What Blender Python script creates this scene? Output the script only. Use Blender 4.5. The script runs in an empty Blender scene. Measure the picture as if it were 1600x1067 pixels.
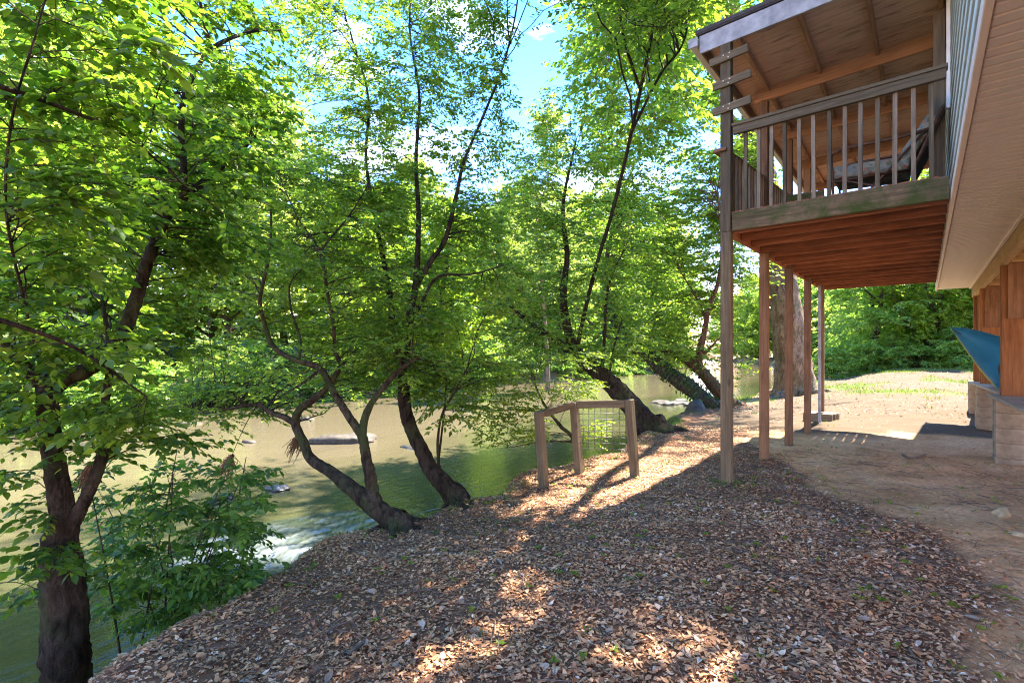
import bpy, bmesh, math, random
import numpy as np
from mathutils import Vector, Matrix, Quaternion
R = math.radians
scene = bpy.context.scene
col = scene.collection
rng = np.random.default_rng(7)
random.seed(7)

# ------------------------------------------------------------------ camera, sky, sun, exposure
YAW = R(40.1); CS, SN = math.cos(YAW), math.sin(YAW)
F, HY, CAMZ = 767.0, 547.0, 1.5
cam_d = bpy.data.cameras.new('camera'); cam = bpy.data.objects.new('camera', cam_d); col.objects.link(cam)
cam.location = (0, 0, CAMZ); cam.rotation_euler = (R(90), 0, YAW)
cam_d.sensor_width = 36; cam_d.lens = F / 1600 * 36; cam_d.shift_y = 13.5 / 1600
cam_d.clip_start = 0.05; cam_d.clip_end = 3000
scene.camera = cam

SUN_AZ, SUN_EL = R(6), R(60)              # azimuth measured from +Y (along the house) towards +X
SDIR = Vector((math.sin(SUN_AZ) * math.cos(SUN_EL), math.cos(SUN_AZ) * math.cos(SUN_EL), math.sin(SUN_EL)))
w = bpy.data.worlds.new('World'); scene.world = w; w.use_nodes = True
nt = w.node_tree; nt.nodes.clear()
sky = nt.nodes.new('ShaderNodeTexSky'); sky.sky_type = 'NISHITA'; sky.sun_disc = False
sky.sun_elevation = SUN_EL; sky.sun_rotation = SUN_AZ; sky.air_density = 1.0; sky.dust_density = 0.0; sky.ozone_density = 3.0
bg = nt.nodes.new('ShaderNodeBackground'); bg.inputs['Strength'].default_value = 0.13
hs = nt.nodes.new('ShaderNodeHueSaturation'); hs.inputs['Saturation'].default_value = 1.34
out = nt.nodes.new('ShaderNodeOutputWorld')
tn = nt.nodes.new('ShaderNodeMix'); tn.data_type = 'RGBA'; tn.blend_type = 'MULTIPLY'; tn.inputs['Factor'].default_value = 1.0; tn.inputs['B'].default_value = (1.18, 0.71, 0.74, 1)
# thin white clouds in the sky
tc = nt.nodes.new('ShaderNodeTexCoord'); mp = nt.nodes.new('ShaderNodeMapping'); mp.inputs['Scale'].default_value = (1.6, 1.6, 4.5)
cn = nt.nodes.new('ShaderNodeTexNoise'); cn.inputs['Scale'].default_value = 1.7; cn.inputs['Detail'].default_value = 6; cn.inputs['Roughness'].default_value = 0.6
cr = nt.nodes.new('ShaderNodeValToRGB'); cr.color_ramp.elements[0].position = 0.56; cr.color_ramp.elements[1].position = 0.8
cm = nt.nodes.new('ShaderNodeMix'); cm.data_type = 'RGBA'; cm.inputs['B'].default_value = (6.0, 6.2, 6.6, 1)
nt.links.new(tc.outputs['Generated'], mp.inputs['Vector']); nt.links.new(mp.outputs[0], cn.inputs['Vector']); nt.links.new(cn.outputs['Fac'], cr.inputs['Fac'])
nt.links.new(sky.outputs[0], hs.inputs['Color']); nt.links.new(hs.outputs[0], tn.inputs['A']); nt.links.new(tn.outputs['Result'], cm.inputs['A']); nt.links.new(cr.outputs[0], cm.inputs['Factor'])
nt.links.new(cm.outputs['Result'], bg.inputs['Color']); nt.links.new(bg.outputs[0], out.inputs['Surface'])
sun_d = bpy.data.lights.new('sun', 'SUN'); sun_d.energy = 3.4; sun_d.angle = R(0.5); sun_d.color = (1.0, 0.92, 0.79)
sun = bpy.data.objects.new('sun', sun_d); col.objects.link(sun); sun.rotation_euler = SDIR.to_track_quat('Z', 'Y').to_euler(); sun.location = (0, 0, 40)
vs = scene.view_settings; vs.view_transform = 'Standard'; vs.look = 'None'; vs.gamma = 1; vs.use_curve_mapping = False
vs.exposure = 3.4
scene.cycles.max_bounces = 10; scene.cycles.diffuse_bounces = 7; scene.cycles.glossy_bounces = 3; scene.cycles.transmission_bounces = 6
scene.cycles.sample_clamp_indirect = 4; scene.cycles.filter_width = 1.1; scene.cycles.use_denoising = True; scene.cycles.denoising_prefilter = 'NONE'; scene.cycles.denoising_input_passes = 'RGB_ALBEDO_NORMAL'

# ------------------------------------------------------------------ pixel and ground helpers
def at(px, py, Z):
    X = (px - 800) / F * Z; U = (HY - py) / F * Z
    return np.array((X * CS - Z * SN, X * SN + Z * CS, CAMZ + U))
def at_many(px, py, Z):
    X = (px - 800) / F * Z; U = (HY - py) / F * Z
    return np.stack((X * CS - Z * SN, X * SN + Z * CS, CAMZ + U), -1)
def sm(a, b, x):
    t = np.clip((x - a) / (b - a), 0, 1); return t * t * (3 - 2 * t)
_ph = np.random.default_rng(3).uniform(0, 6.28, (40, 3)); _dr = np.random.default_rng(4).normal(size=(40, 2)); _dr /= np.linalg.norm(_dr, axis=1)[:, None]
def fbm(x, y, f0, n=6, seed=0, gain=0.55):
    s = 0; a = 1; f = f0
    for i in range(n):
        j = (seed * 7 + i * 3) % 37
        wx = x + 0.3 / f * np.sin(f * 1.3 * y + _ph[j, 2]); wy = y + 0.3 / f * np.sin(f * 1.7 * x + _ph[j + 1, 2])
        s = s + a * (np.sin(f * (wx * _dr[j, 0] + wy * _dr[j, 1]) + _ph[j, 0]) * np.sin(f * 0.83 * (wx * _dr[j + 1, 0] + wy * _dr[j + 1, 1]) + _ph[j, 1]))
        a *= gain; f *= 1.93
    return s
WATER = -1.3
def crest(y):
    return np.interp(y, [-30, -3, 0, 0.7, 1.6, 4, 8, 11, 15, 20, 35, 60, 80, 100, 120, 200], [-2.4, -2.7, -3.15, -3.45, -3.8, -4.05, -4.0, -4.5, -5.3, -4.7, -4.6, -5, -9, -18, -30, -80]) + 0.16 * np.sin(y * 1.9) + 0.1 * np.sin(y * 4.3 + 1)
def farbank(y):
    return np.interp(y, [-60, 0, 60, 100, 120, 200], [-27, -26, -26, -38, -50, -110]) + 0.7 * np.sin(y * 0.35) + 0.4 * np.sin(y * 0.9)
def gz(x, y):
    x = np.asarray(x, float); y = np.asarray(y, float)
    xc = crest(y)
    land = -0.17 * sm(-1.2, -4.0, x) + 0.3 * sm(10, 17, y) * sm(-4, 0, x) + 0.25 * sm(18, 34, y) * sm(-4.5, -1, x)
    land = land + 0.035 * fbm(x, y, 1.2, 4, 1) + 0.012 * fbm(x, y, 6, 4, 2)
    t = xc - x
    bank = -1.75 * sm(-0.15, 1.35, t)
    z = land + bank
    xf = farbank(y); d = xf - x
    z = z + 2.2 * sm(-1.5, 2.2, d) + 4.5 * sm(6, 55, d) + 0.2 * fbm(x, y, 0.5, 3, 5) * sm(0, 6, d)
    z = z + 0.10 * fbm(x, y, 0.7, 4, 3) * sm(0.2, 1.5, t)
    return z
def on_ground(px, py):
    z = 0.0
    for _ in range(8):
        Z = (CAMZ - z) * F / (py - HY); p = at(px, py, Z); z = float(gz(p[0], p[1]))
    return np.array((p[0], p[1], z)), Z

# ------------------------------------------------------------------ object helpers
def tag(o, label=None, cat=None, group=None, kind=None):
    if label: o['label'] = label
    if cat: o['category'] = cat
    if group: o['group'] = group
    if kind: o['kind'] = kind
    return o
def thing(name, label, cat, loc=(0, 0, 0), group=None, rz=0.0):
    o = bpy.data.objects.new(name, None); col.objects.link(o); o.location = loc; o.rotation_euler = (0, 0, rz); o.empty_display_size = 0.2
    return tag(o, label, cat, group)
def link(name, me, mat=None, parent=None):
    o = bpy.data.objects.new(name, me); col.objects.link(o)
    if mat is not None and not me.materials: me.materials.append(mat)
    if parent is not None: o.parent = parent
    return o
def wloc(o):
    v = Vector((0, 0, 0))
    while o is not None:
        v = v + o.location; o = o.parent
    return v
def np_mesh(name, V, faces, tint=None, smooth=False, attr='tint'):
    """faces: (m,k) int array or list of such arrays"""
    if not isinstance(faces, list): faces = [faces]
    me = bpy.data.meshes.new(name)
    V = np.ascontiguousarray(V, np.float32)
    me.vertices.add(len(V)); me.vertices.foreach_set('co', V.ravel())
    idx = np.concatenate([f.ravel() for f in faces]).astype(np.int32)
    tot = np.concatenate([np.full(len(f), f.shape[1]) for f in faces]); st = np.concatenate(([0], np.cumsum(tot)[:-1])).astype(np.int32)
    me.loops.add(len(idx)); me.loops.foreach_set('vertex_index', idx)
    me.polygons.add(len(tot)); me.polygons.foreach_set('loop_start', st)
    me.update(calc_edges=True)
    if smooth: me.polygons.foreach_set('use_smooth', np.ones(len(tot), bool))
    if tint is not None:
        a = me.attributes.new(attr, 'FLOAT', 'POINT'); a.data.foreach_set('value', np.ascontiguousarray(tint, np.float32))
    return me

# ------------------------------------------------------------------ materials
def new_mat(name):
    m = bpy.data.materials.new(name); m.use_nodes = True; t = m.node_tree
    return m, t, t.nodes['Principled BSDF']
def N(t, kind, **kw):
    n = t.nodes.new(kind)
    for k, v in kw.items():
        if k in n.inputs: n.inputs[k].default_value = v
        else: setattr(n, k, v)
    return n
def ramp(t, pts):
    n = t.nodes.new('ShaderNodeValToRGB'); e = n.color_ramp.elements
    while len(e) < len(pts): e.new(0.5)
    for el, (p, c) in zip(e, pts): el.position = p; el.color = (*c, 1)
    return n
def mixc(t, a, b, fac, mode='MIX'):
    n = t.nodes.new('ShaderNodeMix'); n.data_type = 'RGBA'; n.blend_type = mode
    for s, v in (('A', a), ('B', b)):
        if isinstance(v, tuple): n.inputs[s].default_value = (*v, 1)
        else: t.links.new(v, n.inputs[s])
    if isinstance(fac, float): n.inputs['Factor'].default_value = fac
    else: t.links.new(fac, n.inputs['Factor'])
    return n.outputs['Result']

def wood(name, c0, c1, c2, moss=0.0, mosscol=(0.06, 0.085, 0.02), rough=0.8, axis=0, knots=0.5, dirt=0.35, stain=0.0):
    """grain runs along the board's own long axis; c0 dark .. c2 light"""
    m, t, b = new_mat(name); L = t.links
    tc = N(t, 'ShaderNodeTexCoord'); oi = N(t, 'ShaderNodeObjectInfo')
    ad = N(t, 'ShaderNodeVectorMath', operation='ADD'); sc = N(t, 'ShaderNodeVectorMath', operation='SCALE'); sc.inputs['Scale'].default_value = 37.0
    cb = N(t, 'ShaderNodeCombineXYZ')
    for i in range(3): L.new(oi.outputs['Random'], cb.inputs[i])
    L.new(cb.outputs[0], sc.inputs[0]); L.new(tc.outputs['Object'], ad.inputs[0]); L.new(sc.outputs[0], ad.inputs[1])
    mp = N(t, 'ShaderNodeMapping'); s = [14, 14, 14]; s[axis] = 0.8; mp.inputs['Scale'].default_value = s; L.new(ad.outputs[0], mp.inputs[0])
    g = N(t, 'ShaderNodeTexNoise', Scale=2.2, Detail=7.0, Roughness=0.65, Distortion=0.8); L.new(mp.outputs[0], g.inputs['Vector'])
    rp = ramp(t, [(0.25, c0), (0.5, c1), (0.78, c2)]); L.new(g.outputs['Fac'], rp.inputs[0])
    blot = N(t, 'ShaderNodeTexNoise', Scale=2.6, Detail=5.0, Roughness=0.6); L.new(ad.outputs[0], blot.inputs['Vector'])
    br = ramp(t, [(0.35, (0, 0, 0)), (0.7, (1, 1, 1))]); L.new(blot.outputs['Fac'], br.inputs[0])
    c = mixc(t, rp.outputs[0], tuple(x * 0.45 for x in c0), 0.0)
    mm = N(t, 'ShaderNodeMath', operation='MULTIPLY'); mm.inputs[1].default_value = dirt; L.new(br.outputs[0], mm.inputs[0])
    c = mixc(t, rp.outputs[0], tuple(x * 0.55 for x in c0), mm.outputs[0])
    hv = N(t, 'ShaderNodeHueSaturation'); mr = N(t, 'ShaderNodeMapRange'); mr.inputs['To Min'].default_value = 0.78; mr.inputs['To Max'].default_value = 1.2
    L.new(oi.outputs['Random'], mr.inputs['Value']); L.new(mr.outputs[0], hv.inputs['Value']); L.new(c, hv.inputs['Color']); c = hv.outputs[0]
    if knots:
        mk = N(t, 'ShaderNodeMapping'); k = [5, 5, 5]; k[axis] = 2.0; mk.inputs['Scale'].default_value = k; L.new(ad.outputs[0], mk.inputs[0])
        vo = N(t, 'ShaderNodeTexVoronoi', Scale=1.0); L.new(mk.outputs[0], vo.inputs['Vector'])
        kr = ramp(t, [(0.06, (1, 1, 1)), (0.13, (0, 0, 0))]); L.new(vo.outputs['Distance'], kr.inputs[0])
        km = N(t, 'ShaderNodeMath', operation='MULTIPLY'); km.inputs[1].default_value = knots; L.new(kr.outputs[0], km.inputs[0])
        c = mixc(t, c, tuple(x * 0.3 for x in c0), km.outputs[0])
    if stain:
        ms = N(t, 'ShaderNodeMapping'); k = [7, 7, 7]; k[axis] = 1.6; ms.inputs['Scale'].default_value = k; L.new(ad.outputs[0], ms.inputs[0])
        sn = N(t, 'ShaderNodeTexNoise', Scale=1.6, Detail=5.0, Roughness=0.6); L.new(ms.outputs[0], sn.inputs['Vector'])
        sr = ramp(t, [(0.57, (0, 0, 0)), (0.66, (stain, stain, stain))]); L.new(sn.outputs['Fac'], sr.inputs[0]); c = mixc(t, c, tuple(x * 0.28 for x in c0), sr.outputs[0])
    if moss:
        mn = N(t, 'ShaderNodeTexNoise', Scale=5.0, Detail=8.0, Roughness=0.7); L.new(ad.outputs[0], mn.inputs['Vector'])
        r2 = ramp(t, [(0.66 - 0.35 * moss, (0, 0, 0)), (0.85 - 0.3 * moss, (1, 1, 1))]); L.new(mn.outputs['Fac'], r2.inputs[0])
        c = mixc(t, c, mosscol, r2.outputs[0])
    L.new(c, b.inputs['Base Color']); b.inputs['Roughness'].default_value = rough; b.inputs['Specular IOR Level'].default_value = 0.25
    bp = N(t, 'ShaderNodeBump', Strength=0.35, Distance=0.01); L.new(g.outputs['Fac'], bp.inputs['Height']); L.new(bp.outputs[0], b.inputs['Normal'])
    return m

def simple(name, c, rough=0.6, var=0.2, scale=8.0, bump=0.1, metal=0.0, c2=None, spec=0.4):
    m, t, b = new_mat(name); L = t.links
    tc = N(t, 'ShaderNodeTexCoord'); n = N(t, 'ShaderNodeTexNoise', Scale=scale, Detail=7.0, Roughness=0.65); L.new(tc.outputs['Object'], n.inputs['Vector'])
    c2 = c2 or tuple(x * (1 + var) for x in c)
    r = ramp(t, [(0.3, tuple(x * (1 - var) for x in c)), (0.72, c2)]); L.new(n.outputs['Fac'], r.inputs[0]); L.new(r.outputs[0], b.inputs['Base Color'])
    b.inputs['Roughness'].default_value = rough; b.inputs['Metallic'].default_value = metal; b.inputs['Specular IOR Level'].default_value = spec
    if bump:
        bp = N(t, 'ShaderNodeBump', Strength=bump, Distance=0.02); L.new(n.outputs['Fac'], bp.inputs['Height']); L.new(bp.outputs[0], b.inputs['Normal'])
    return m

def leaf_mat(name, dark, mid, lite, trans_gain=2.2, trans=0.45, rough=0.42):
    m, t, b = new_mat(name); L = t.links
    a = N(t, 'ShaderNodeAttribute', attribute_name='tint')
    r = ramp(t, [(0.0, dark), (0.5, mid), (1.0, lite)]); L.new(a.outputs['Fac'], r.inputs[0])
    L.new(r.outputs[0], b.inputs['Base Color']); b.inputs['Roughness'].default_value = rough; b.inputs['Specular IOR Level'].default_value = 0.45
    tr = N(t, 'ShaderNodeBsdfTranslucent'); g = mixc(t, r.outputs[0], (trans_gain * 1.2, trans_gain * 1.02, trans_gain * 0.5), 1.0, 'MULTIPLY'); L.new(g, tr.inputs['Color'])
    mx = N(t, 'ShaderNodeMixShader'); mx.inputs[0].default_value = trans
    L.new(b.outputs[0], mx.inputs[1]); L.new(tr.outputs[0], mx.inputs[2]); L.new(mx.outputs[0], t.nodes['Material Output'].inputs['Surface'])
    return m

def bark_mat(name, c0, c1, moss=0.3, scale=9.0, mosscol=(0.05, 0.075, 0.02)):
    m, t, b = new_mat(name); L = t.links
    tc = N(t, 'ShaderNodeTexCoord'); mp = N(t, 'ShaderNodeMapping'); mp.inputs['Scale'].default_value = (1, 1, 0.3); L.new(tc.outputs['Object'], mp.inputs[0])
    n = N(t, 'ShaderNodeTexNoise', Scale=scale * 2.0, Detail=9.0, Roughness=0.7, Distortion=0.5); L.new(mp.outputs[0], n.inputs['Vector'])
    r = ramp(t, [(0.36, c0), (0.64, c1)]); L.new(n.outputs['Fac'], r.inputs[0])
    vo = N(t, 'ShaderNodeTexVoronoi', Scale=scale * 4.5, feature='DISTANCE_TO_EDGE'); wv_ = mixc(t, mp.outputs[0], n.outputs['Color'], 0.22); L.new(wv_, vo.inputs['Vector']); cr_ = ramp(t, [(0.0, (0.5, 0.5, 0.5)), (0.1, (1, 1, 1))]); L.new(vo.outputs['Distance'], cr_.inputs[0]); bk = mixc(t, r.outputs[0], cr_.outputs[0], 1.0, 'MULTIPLY')
    n2 = N(t, 'ShaderNodeTexNoise', Scale=scale * 0.4, Detail=6.0); L.new(tc.outputs['Object'], n2.inputs['Vector'])
    r2 = ramp(t, [(0.5, (0, 0, 0)), (0.68, (moss, moss, moss))]); L.new(n2.outputs['Fac'], r2.inputs[0])
    c = mixc(t, bk, mosscol, r2.outputs[0]); L.new(c, b.inputs['Base Color']); b.inputs['Roughness'].default_value = 0.9; b.inputs['Specular IOR Level'].default_value = 0.15
    bp = N(t, 'ShaderNodeBump', Strength=1.0, Distance=0.05); L.new(n.outputs['Fac'], bp.inputs['Height']); L.new(bp.outputs[0], b.inputs['Normal'])
    return m

M = {}
M['wood_green'] = wood('weathered mossy post wood', (0.055, 0.042, 0.024), (0.13, 0.105, 0.062), (0.24, 0.195, 0.125), moss=0.16, mosscol=(0.075, 0.085, 0.025), dirt=0.4)
M['wood_moss'] = wood('mossy beam wood', (0.05, 0.035, 0.018), (0.15, 0.11, 0.06), (0.28, 0.21, 0.12), moss=0.7, mosscol=(0.04, 0.06, 0.010), dirt=0.7)
M['wood_brown'] = wood('treated brown post wood', (0.11, 0.058, 0.03), (0.23, 0.13, 0.07), (0.36, 0.22, 0.125), dirt=0.4)
M['wood_red'] = wood('red brown joist wood', (0.15, 0.055, 0.028), (0.31, 0.12, 0.062), (0.44, 0.19, 0.105), dirt=0.45)
M['wood_grey'] = wood('grey weathered baluster wood', (0.10, 0.078, 0.05), (0.21, 0.17, 0.115), (0.35, 0.29, 0.21), moss=0.2, dirt=0.35)
M['ply'] = wood('weathered plywood', (0.40, 0.22, 0.14), (0.68, 0.44, 0.31), (0.8, 0.57, 0.43), dirt=0.3, knots=0.7, stain=0.5)
M['rafter'] = wood('rafter wood', (0.26, 0.125, 0.065), (0.48, 0.26, 0.15), (0.62, 0.38, 0.24), dirt=0.25)
M['beam_tan'] = wood('tan house beam', (0.30, 0.19, 0.08), (0.46, 0.31, 0.15), (0.58, 0.42, 0.22), dirt=0.2)
M['post_orange'] = wood('orange brown house post', (0.14, 0.055, 0.02), (0.27, 0.12, 0.045), (0.40, 0.2, 0.085), dirt=0.4)
M['plank_grey'] = wood('weathered grey plank', (0.30, 0.26, 0.20), (0.46, 0.42, 0.34), (0.60, 0.56, 0.48), dirt=0.3)
M['soffit'] = simple('tan vinyl soffit', (0.76, 0.68, 0.59), 0.5, 0.10, 3.0, 0.03)
M['trim'] = simple('pinkish tan trim', (0.78, 0.66, 0.58), 0.5, 0.08, 4.0, 0.03)
M['siding'] = simple('pale aqua siding', (0.60, 0.68, 0.62), 0.6, 0.14, 3.0, 0.05)
M['white'] = simple('off white paint', (0.66, 0.66, 0.62), 0.5, 0.12, 5.0, 0.04)
M['fascia'] = simple('weathered grey fascia metal', (0.24, 0.26, 0.28), 0.5, 0.4, 5.0, 0.15, c2=(0.42, 0.45, 0.48))
M['roofing'] = simple('dark roofing', (0.05, 0.05, 0.055), 0.85, 0.3, 30.0, 0.3)
M['concrete'] = simple('stained concrete block', (0.24, 0.19, 0.12), 0.9, 0.3, 5.0, 0.35, c2=(0.42, 0.35, 0.25))
M['cap'] = simple('grey mortar', (0.40, 0.39, 0.36), 0.9, 0.2, 14.0, 0.3)
M['wire'] = simple('galvanised wire', (0.16, 0.16, 0.15), 0.55, 0.2, 20, 0.0, metal=0.6)
M['rust'] = simple('rusty brown metal', (0.11, 0.06, 0.035), 0.6, 0.35, 25, 0.1, metal=0.3)
M['darkcloth'] = simple('dark brown canvas', (0.045, 0.025, 0.018), 0.9, 0.3, 30, 0.1)
M['rock'] = simple('river rock', (0.035, 0.028, 0.019), 0.7, 0.5, 7, 0.8, c2=(0.11, 0.085, 0.058))
M['rock_dark'] = simple('wet dark rock', (0.045, 0.04, 0.035), 0.3, 0.4, 9, 0.5)
M['stone_pale'] = simple('pale sandstone', (0.42, 0.33, 0.19), 0.85, 0.25, 12, 0.4)
M['straw'] = simple('dry straw debris', (0.17, 0.10, 0.05), 0.9, 0.35, 20, 0.2)
M['stick'] = simple('dry stick', (0.17, 0.12, 0.085), 0.9, 0.4, 30, 0.3)

M['bark_dark'] = bark_mat('dark brown bark', (0.008, 0.006, 0.004), (0.075, 0.055, 0.038), 0.45)
M['bark_mid'] = bark_mat('grey brown bark', (0.014, 0.011, 0.007), (0.11, 0.085, 0.058), 0.75)
M['bark_red'] = bark_mat('reddish brown bark', (0.06, 0.03, 0.018), (0.22, 0.12, 0.075), 0.35)
M['bark_pale'] = bark_mat('mottled grey tan bark', (0.09, 0.055, 0.035), (0.32, 0.23, 0.16), 0.45, 4.0)
M['leaf_near'] = leaf_mat('broad near leaf', (0.03, 0.085, 0.012), (0.08, 0.17, 0.02), (0.16, 0.25, 0.035), 2.25, 0.57)
M['leaf_bush'] = leaf_mat('dark glossy bush leaf', (0.035, 0.10, 0.02), (0.07, 0.17, 0.03), (0.13, 0.24, 0.045), 2.3, 0.5, 0.4)
M['leaf_mid'] = leaf_mat('hornbeam leaf', (0.04, 0.095, 0.014), (0.10, 0.19, 0.024), (0.21, 0.30, 0.045), 2.6, 0.55)
M['leaf_lime'] = leaf_mat('lime green leaf', (0.06, 0.12, 0.014), (0.12, 0.21, 0.024), (0.21, 0.30, 0.045), 2.6, 0.55)
M['leaf_far'] = leaf_mat('far bank leaf', (0.09, 0.16, 0.035), (0.16, 0.25, 0.06), (0.28, 0.36, 0.13), 2.2, 0.55)
M['leaf_forest'] = leaf_mat('forest edge leaf', (0.08, 0.17, 0.045), (0.16, 0.28, 0.075), (0.30, 0.40, 0.11), 2.4, 0.62)
M['ivy'] = leaf_mat('ivy leaf', (0.015, 0.045, 0.01), (0.03, 0.08, 0.015), (0.06, 0.13, 0.02), 1.8, 0.3, 0.35)
M['grass'] = leaf_mat('grass blade', (0.04, 0.085, 0.012), (0.09, 0.16, 0.022), (0.2, 0.25, 0.06), 2.0, 0.35, 0.5)
# fallen leaves
def litter_mat():
    m, t, b = new_mat('fallen brown leaf'); L = t.links
    a = N(t, 'ShaderNodeAttribute', attribute_name='tint')
    r = ramp(t, [(0.0, (0.10, 0.04, 0.02)), (0.18, (0.32, 0.13, 0.06)), (0.34, (0.66, 0.36, 0.18)), (0.48, (0.48, 0.22, 0.09)), (0.62, (0.78, 0.48, 0.26)), (0.74, (0.62, 0.26, 0.10)), (0.86, (0.78, 0.54, 0.35)), (1.0, (0.84, 0.66, 0.48))])
    L.new(a.outputs['Fac'], r.inputs[0]); L.new(r.outputs[0], b.inputs['Base Color']); b.inputs['Roughness'].default_value = 0.7; b.inputs['Specular IOR Level'].default_value = 0.3
    return m
M['litter'] = litter_mat()
def fallen_mat():
    m, t, b = new_mat('large fallen leaf'); L = t.links
    oi = N(t, 'ShaderNodeObjectInfo'); tc = N(t, 'ShaderNodeTexCoord'); n = N(t, 'ShaderNodeTexNoise', Scale=30.0, Detail=4.0); L.new(tc.outputs['Object'], n.inputs['Vector'])
    r = ramp(t, [(0.0, (0.12, 0.05, 0.03)), (0.3, (0.26, 0.12, 0.07)), (0.55, (0.38, 0.2, 0.12)), (0.8, (0.48, 0.33, 0.24)), (1.0, (0.55, 0.43, 0.33))]); L.new(oi.outputs['Random'], r.inputs[0])
    c = mixc(t, r.outputs[0], (0.6, 0.55, 0.5), n.outputs['Fac'], 'MULTIPLY'); L.new(c, b.inputs['Base Color']); b.inputs['Roughness'].default_value = 0.65
    return m
M['fallen'] = fallen_mat()

def ground_mat():
    m, t, b = new_mat('earth'); L = t.links
    tc = N(t, 'ShaderNodeTexCoord')
    n = N(t, 'ShaderNodeTexNoise', Scale=1.3, Detail=10.0, Roughness=0.65); L.new(tc.outputs['Object'], n.inputs['Vector'])
    n2 = N(t, 'ShaderNodeTexNoise', Scale=22.0, Detail=9.0, Roughness=0.7); L.new(tc.outputs['Object'], n2.inputs['Vector'])
    dirt = ramp(t, [(0.3, (0.48, 0.25, 0.11)), (0.5, (0.68, 0.40, 0.20)), (0.72, (0.80, 0.53, 0.31))]); L.new(n.outputs['Fac'], dirt.inputs[0])
    fine = ramp(t, [(0.3, (0.55, 0.53, 0.5)), (0.65, (1.12, 1.1, 1.06))]); L.new(n2.outputs['Fac'], fine.inputs[0])
    c = mixc(t, dirt.outputs[0], fine.outputs[0], 1.0, 'MULTIPLY')
    def layer(c, attr, colr, lo, hi):
        a = N(t, 'ShaderNodeAttribute', attribute_name=attr)
        ad = N(t, 'ShaderNodeMath', operation='MULTIPLY_ADD'); L.new(n2.outputs['Fac'], ad.inputs[0]); ad.inputs[1].default_value = 0.8; ad.inputs[2].default_value = -0.4
        s = N(t, 'ShaderNodeMath', operation='ADD'); L.new(a.outputs['Fac'], s.inputs[0]); L.new(ad.outputs[0], s.inputs[1])
        r = ramp(t, [(lo, (0, 0, 0)), (hi, (1, 1, 1))]); L.new(s.outputs[0], r.inputs[0])
        return mixc(t, c, colr, r.outputs[0])
    c = layer(c, 'litter', (0.20, 0.10, 0.055), 0.35, 0.65)
    c = layer(c, 'dry', (0.10, 0.07, 0.044), 0.35, 0.75)  # yard soil, painted darker where the sun falls to hold back its glare
    c = layer(c, 'green', (0.075, 0.10, 0.022), 0.4, 0.7)
    c = layer(c, 'mud', (0.16, 0.125, 0.075), 0.35, 0.65)
    L.new(c, b.inputs['Base Color']); b.inputs['Roughness'].default_value = 0.95; b.inputs['Specular IOR Level'].default_value = 0.15
    bp = N(t, 'ShaderNodeBump', Strength=0.6, Distance=0.03); L.new(n2.outputs['Fac'], bp.inputs['Height']); L.new(bp.outputs[0], b.inputs['Normal'])
    return m
M['ground'] = ground_mat()

def water_mat():
    m, t, b = new_mat('murky river water'); L = t.links
    tc = N(t, 'ShaderNodeTexCoord'); mp = N(t, 'ShaderNodeMapping'); mp.inputs['Scale'].default_value = (1.0, 0.28, 1.0); L.new(tc.outputs['Object'], mp.inputs[0])
    n = N(t, 'ShaderNodeTexNoise', Scale=0.35, Detail=5.0, Roughness=0.55); L.new(mp.outputs[0], n.inputs['Vector'])
    sep = N(t, 'ShaderNodeSeparateXYZ'); L.new(tc.outputs['Object'], sep.inputs[0])
    mr = N(t, 'ShaderNodeMapRange'); mr.inputs['From Min'].default_value = -7; mr.inputs['From Max'].default_value = -15; mr.inputs['To Min'].default_value = 0; mr.inputs['To Max'].default_value = 0.55; L.new(sep.outputs['X'], mr.inputs['Value'])
    s = N(t, 'ShaderNodeMath', operation='MULTIPLY_ADD'); L.new(n.outputs['Fac'], s.inputs[0]); s.inputs[1].default_value = 1.0; L.new(mr.outputs[0], s.inputs[2])
    r = ramp(t, [(0.35, (0.026, 0.03, 0.013)), (0.62, (0.05, 0.05, 0.024)), (0.85, (0.082, 0.068, 0.038)), (1.0, (0.11, 0.088, 0.053))]); L.new(s.outputs[0], r.inputs[0])
    L.new(r.outputs[0], b.inputs['Base Color'])
    b.inputs['Roughness'].default_value = 0.03; b.inputs['IOR'].default_value = 1.33; b.inputs['Specular IOR Level'].default_value = 0.5
    mp2 = N(t, 'ShaderNodeMapping'); mp2.inputs['Scale'].default_value = (2.6, 1.1, 1.0); L.new(tc.outputs['Object'], mp2.inputs[0])
    n2 = N(t, 'ShaderNodeTexNoise', Scale=2.4, Detail=5.0, Roughness=0.6, Distortion=0.6); L.new(mp2.outputs[0], n2.inputs['Vector'])
    n3 = N(t, 'ShaderNodeTexNoise', Scale=0.5, Detail=3.0); L.new(mp.outputs[0], n3.inputs['Vector'])
    ml = N(t, 'ShaderNodeMath', operation='MULTIPLY'); L.new(n2.outputs['Fac'], ml.inputs[0]); L.new(n3.outputs['Fac'], ml.inputs[1])
    bp = N(t, 'ShaderNodeBump', Strength=0.22, Distance=0.12); L.new(ml.outputs[0], bp.inputs['Height']); L.new(bp.outputs[0], b.inputs['Normal'])
    return m
M['water'] = water_mat()
def riffle_mat():
    m, t, b = new_mat('white riffle water'); L = t.links
    a = N(t, 'ShaderNodeAttribute', attribute_name='tint')
    r = ramp(t, [(0.3, (0.04, 0.05, 0.035)), (0.6, (0.16, 0.18, 0.18)), (0.95, (0.42, 0.44, 0.46))]); L.new(a.outputs['Fac'], r.inputs[0]); L.new(r.outputs[0], b.inputs['Base Color'])
    b.inputs['Roughness'].default_value = 0.15; b.inputs['IOR'].default_value = 1.33
    return m
M['riffle'] = riffle_mat()

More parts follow.
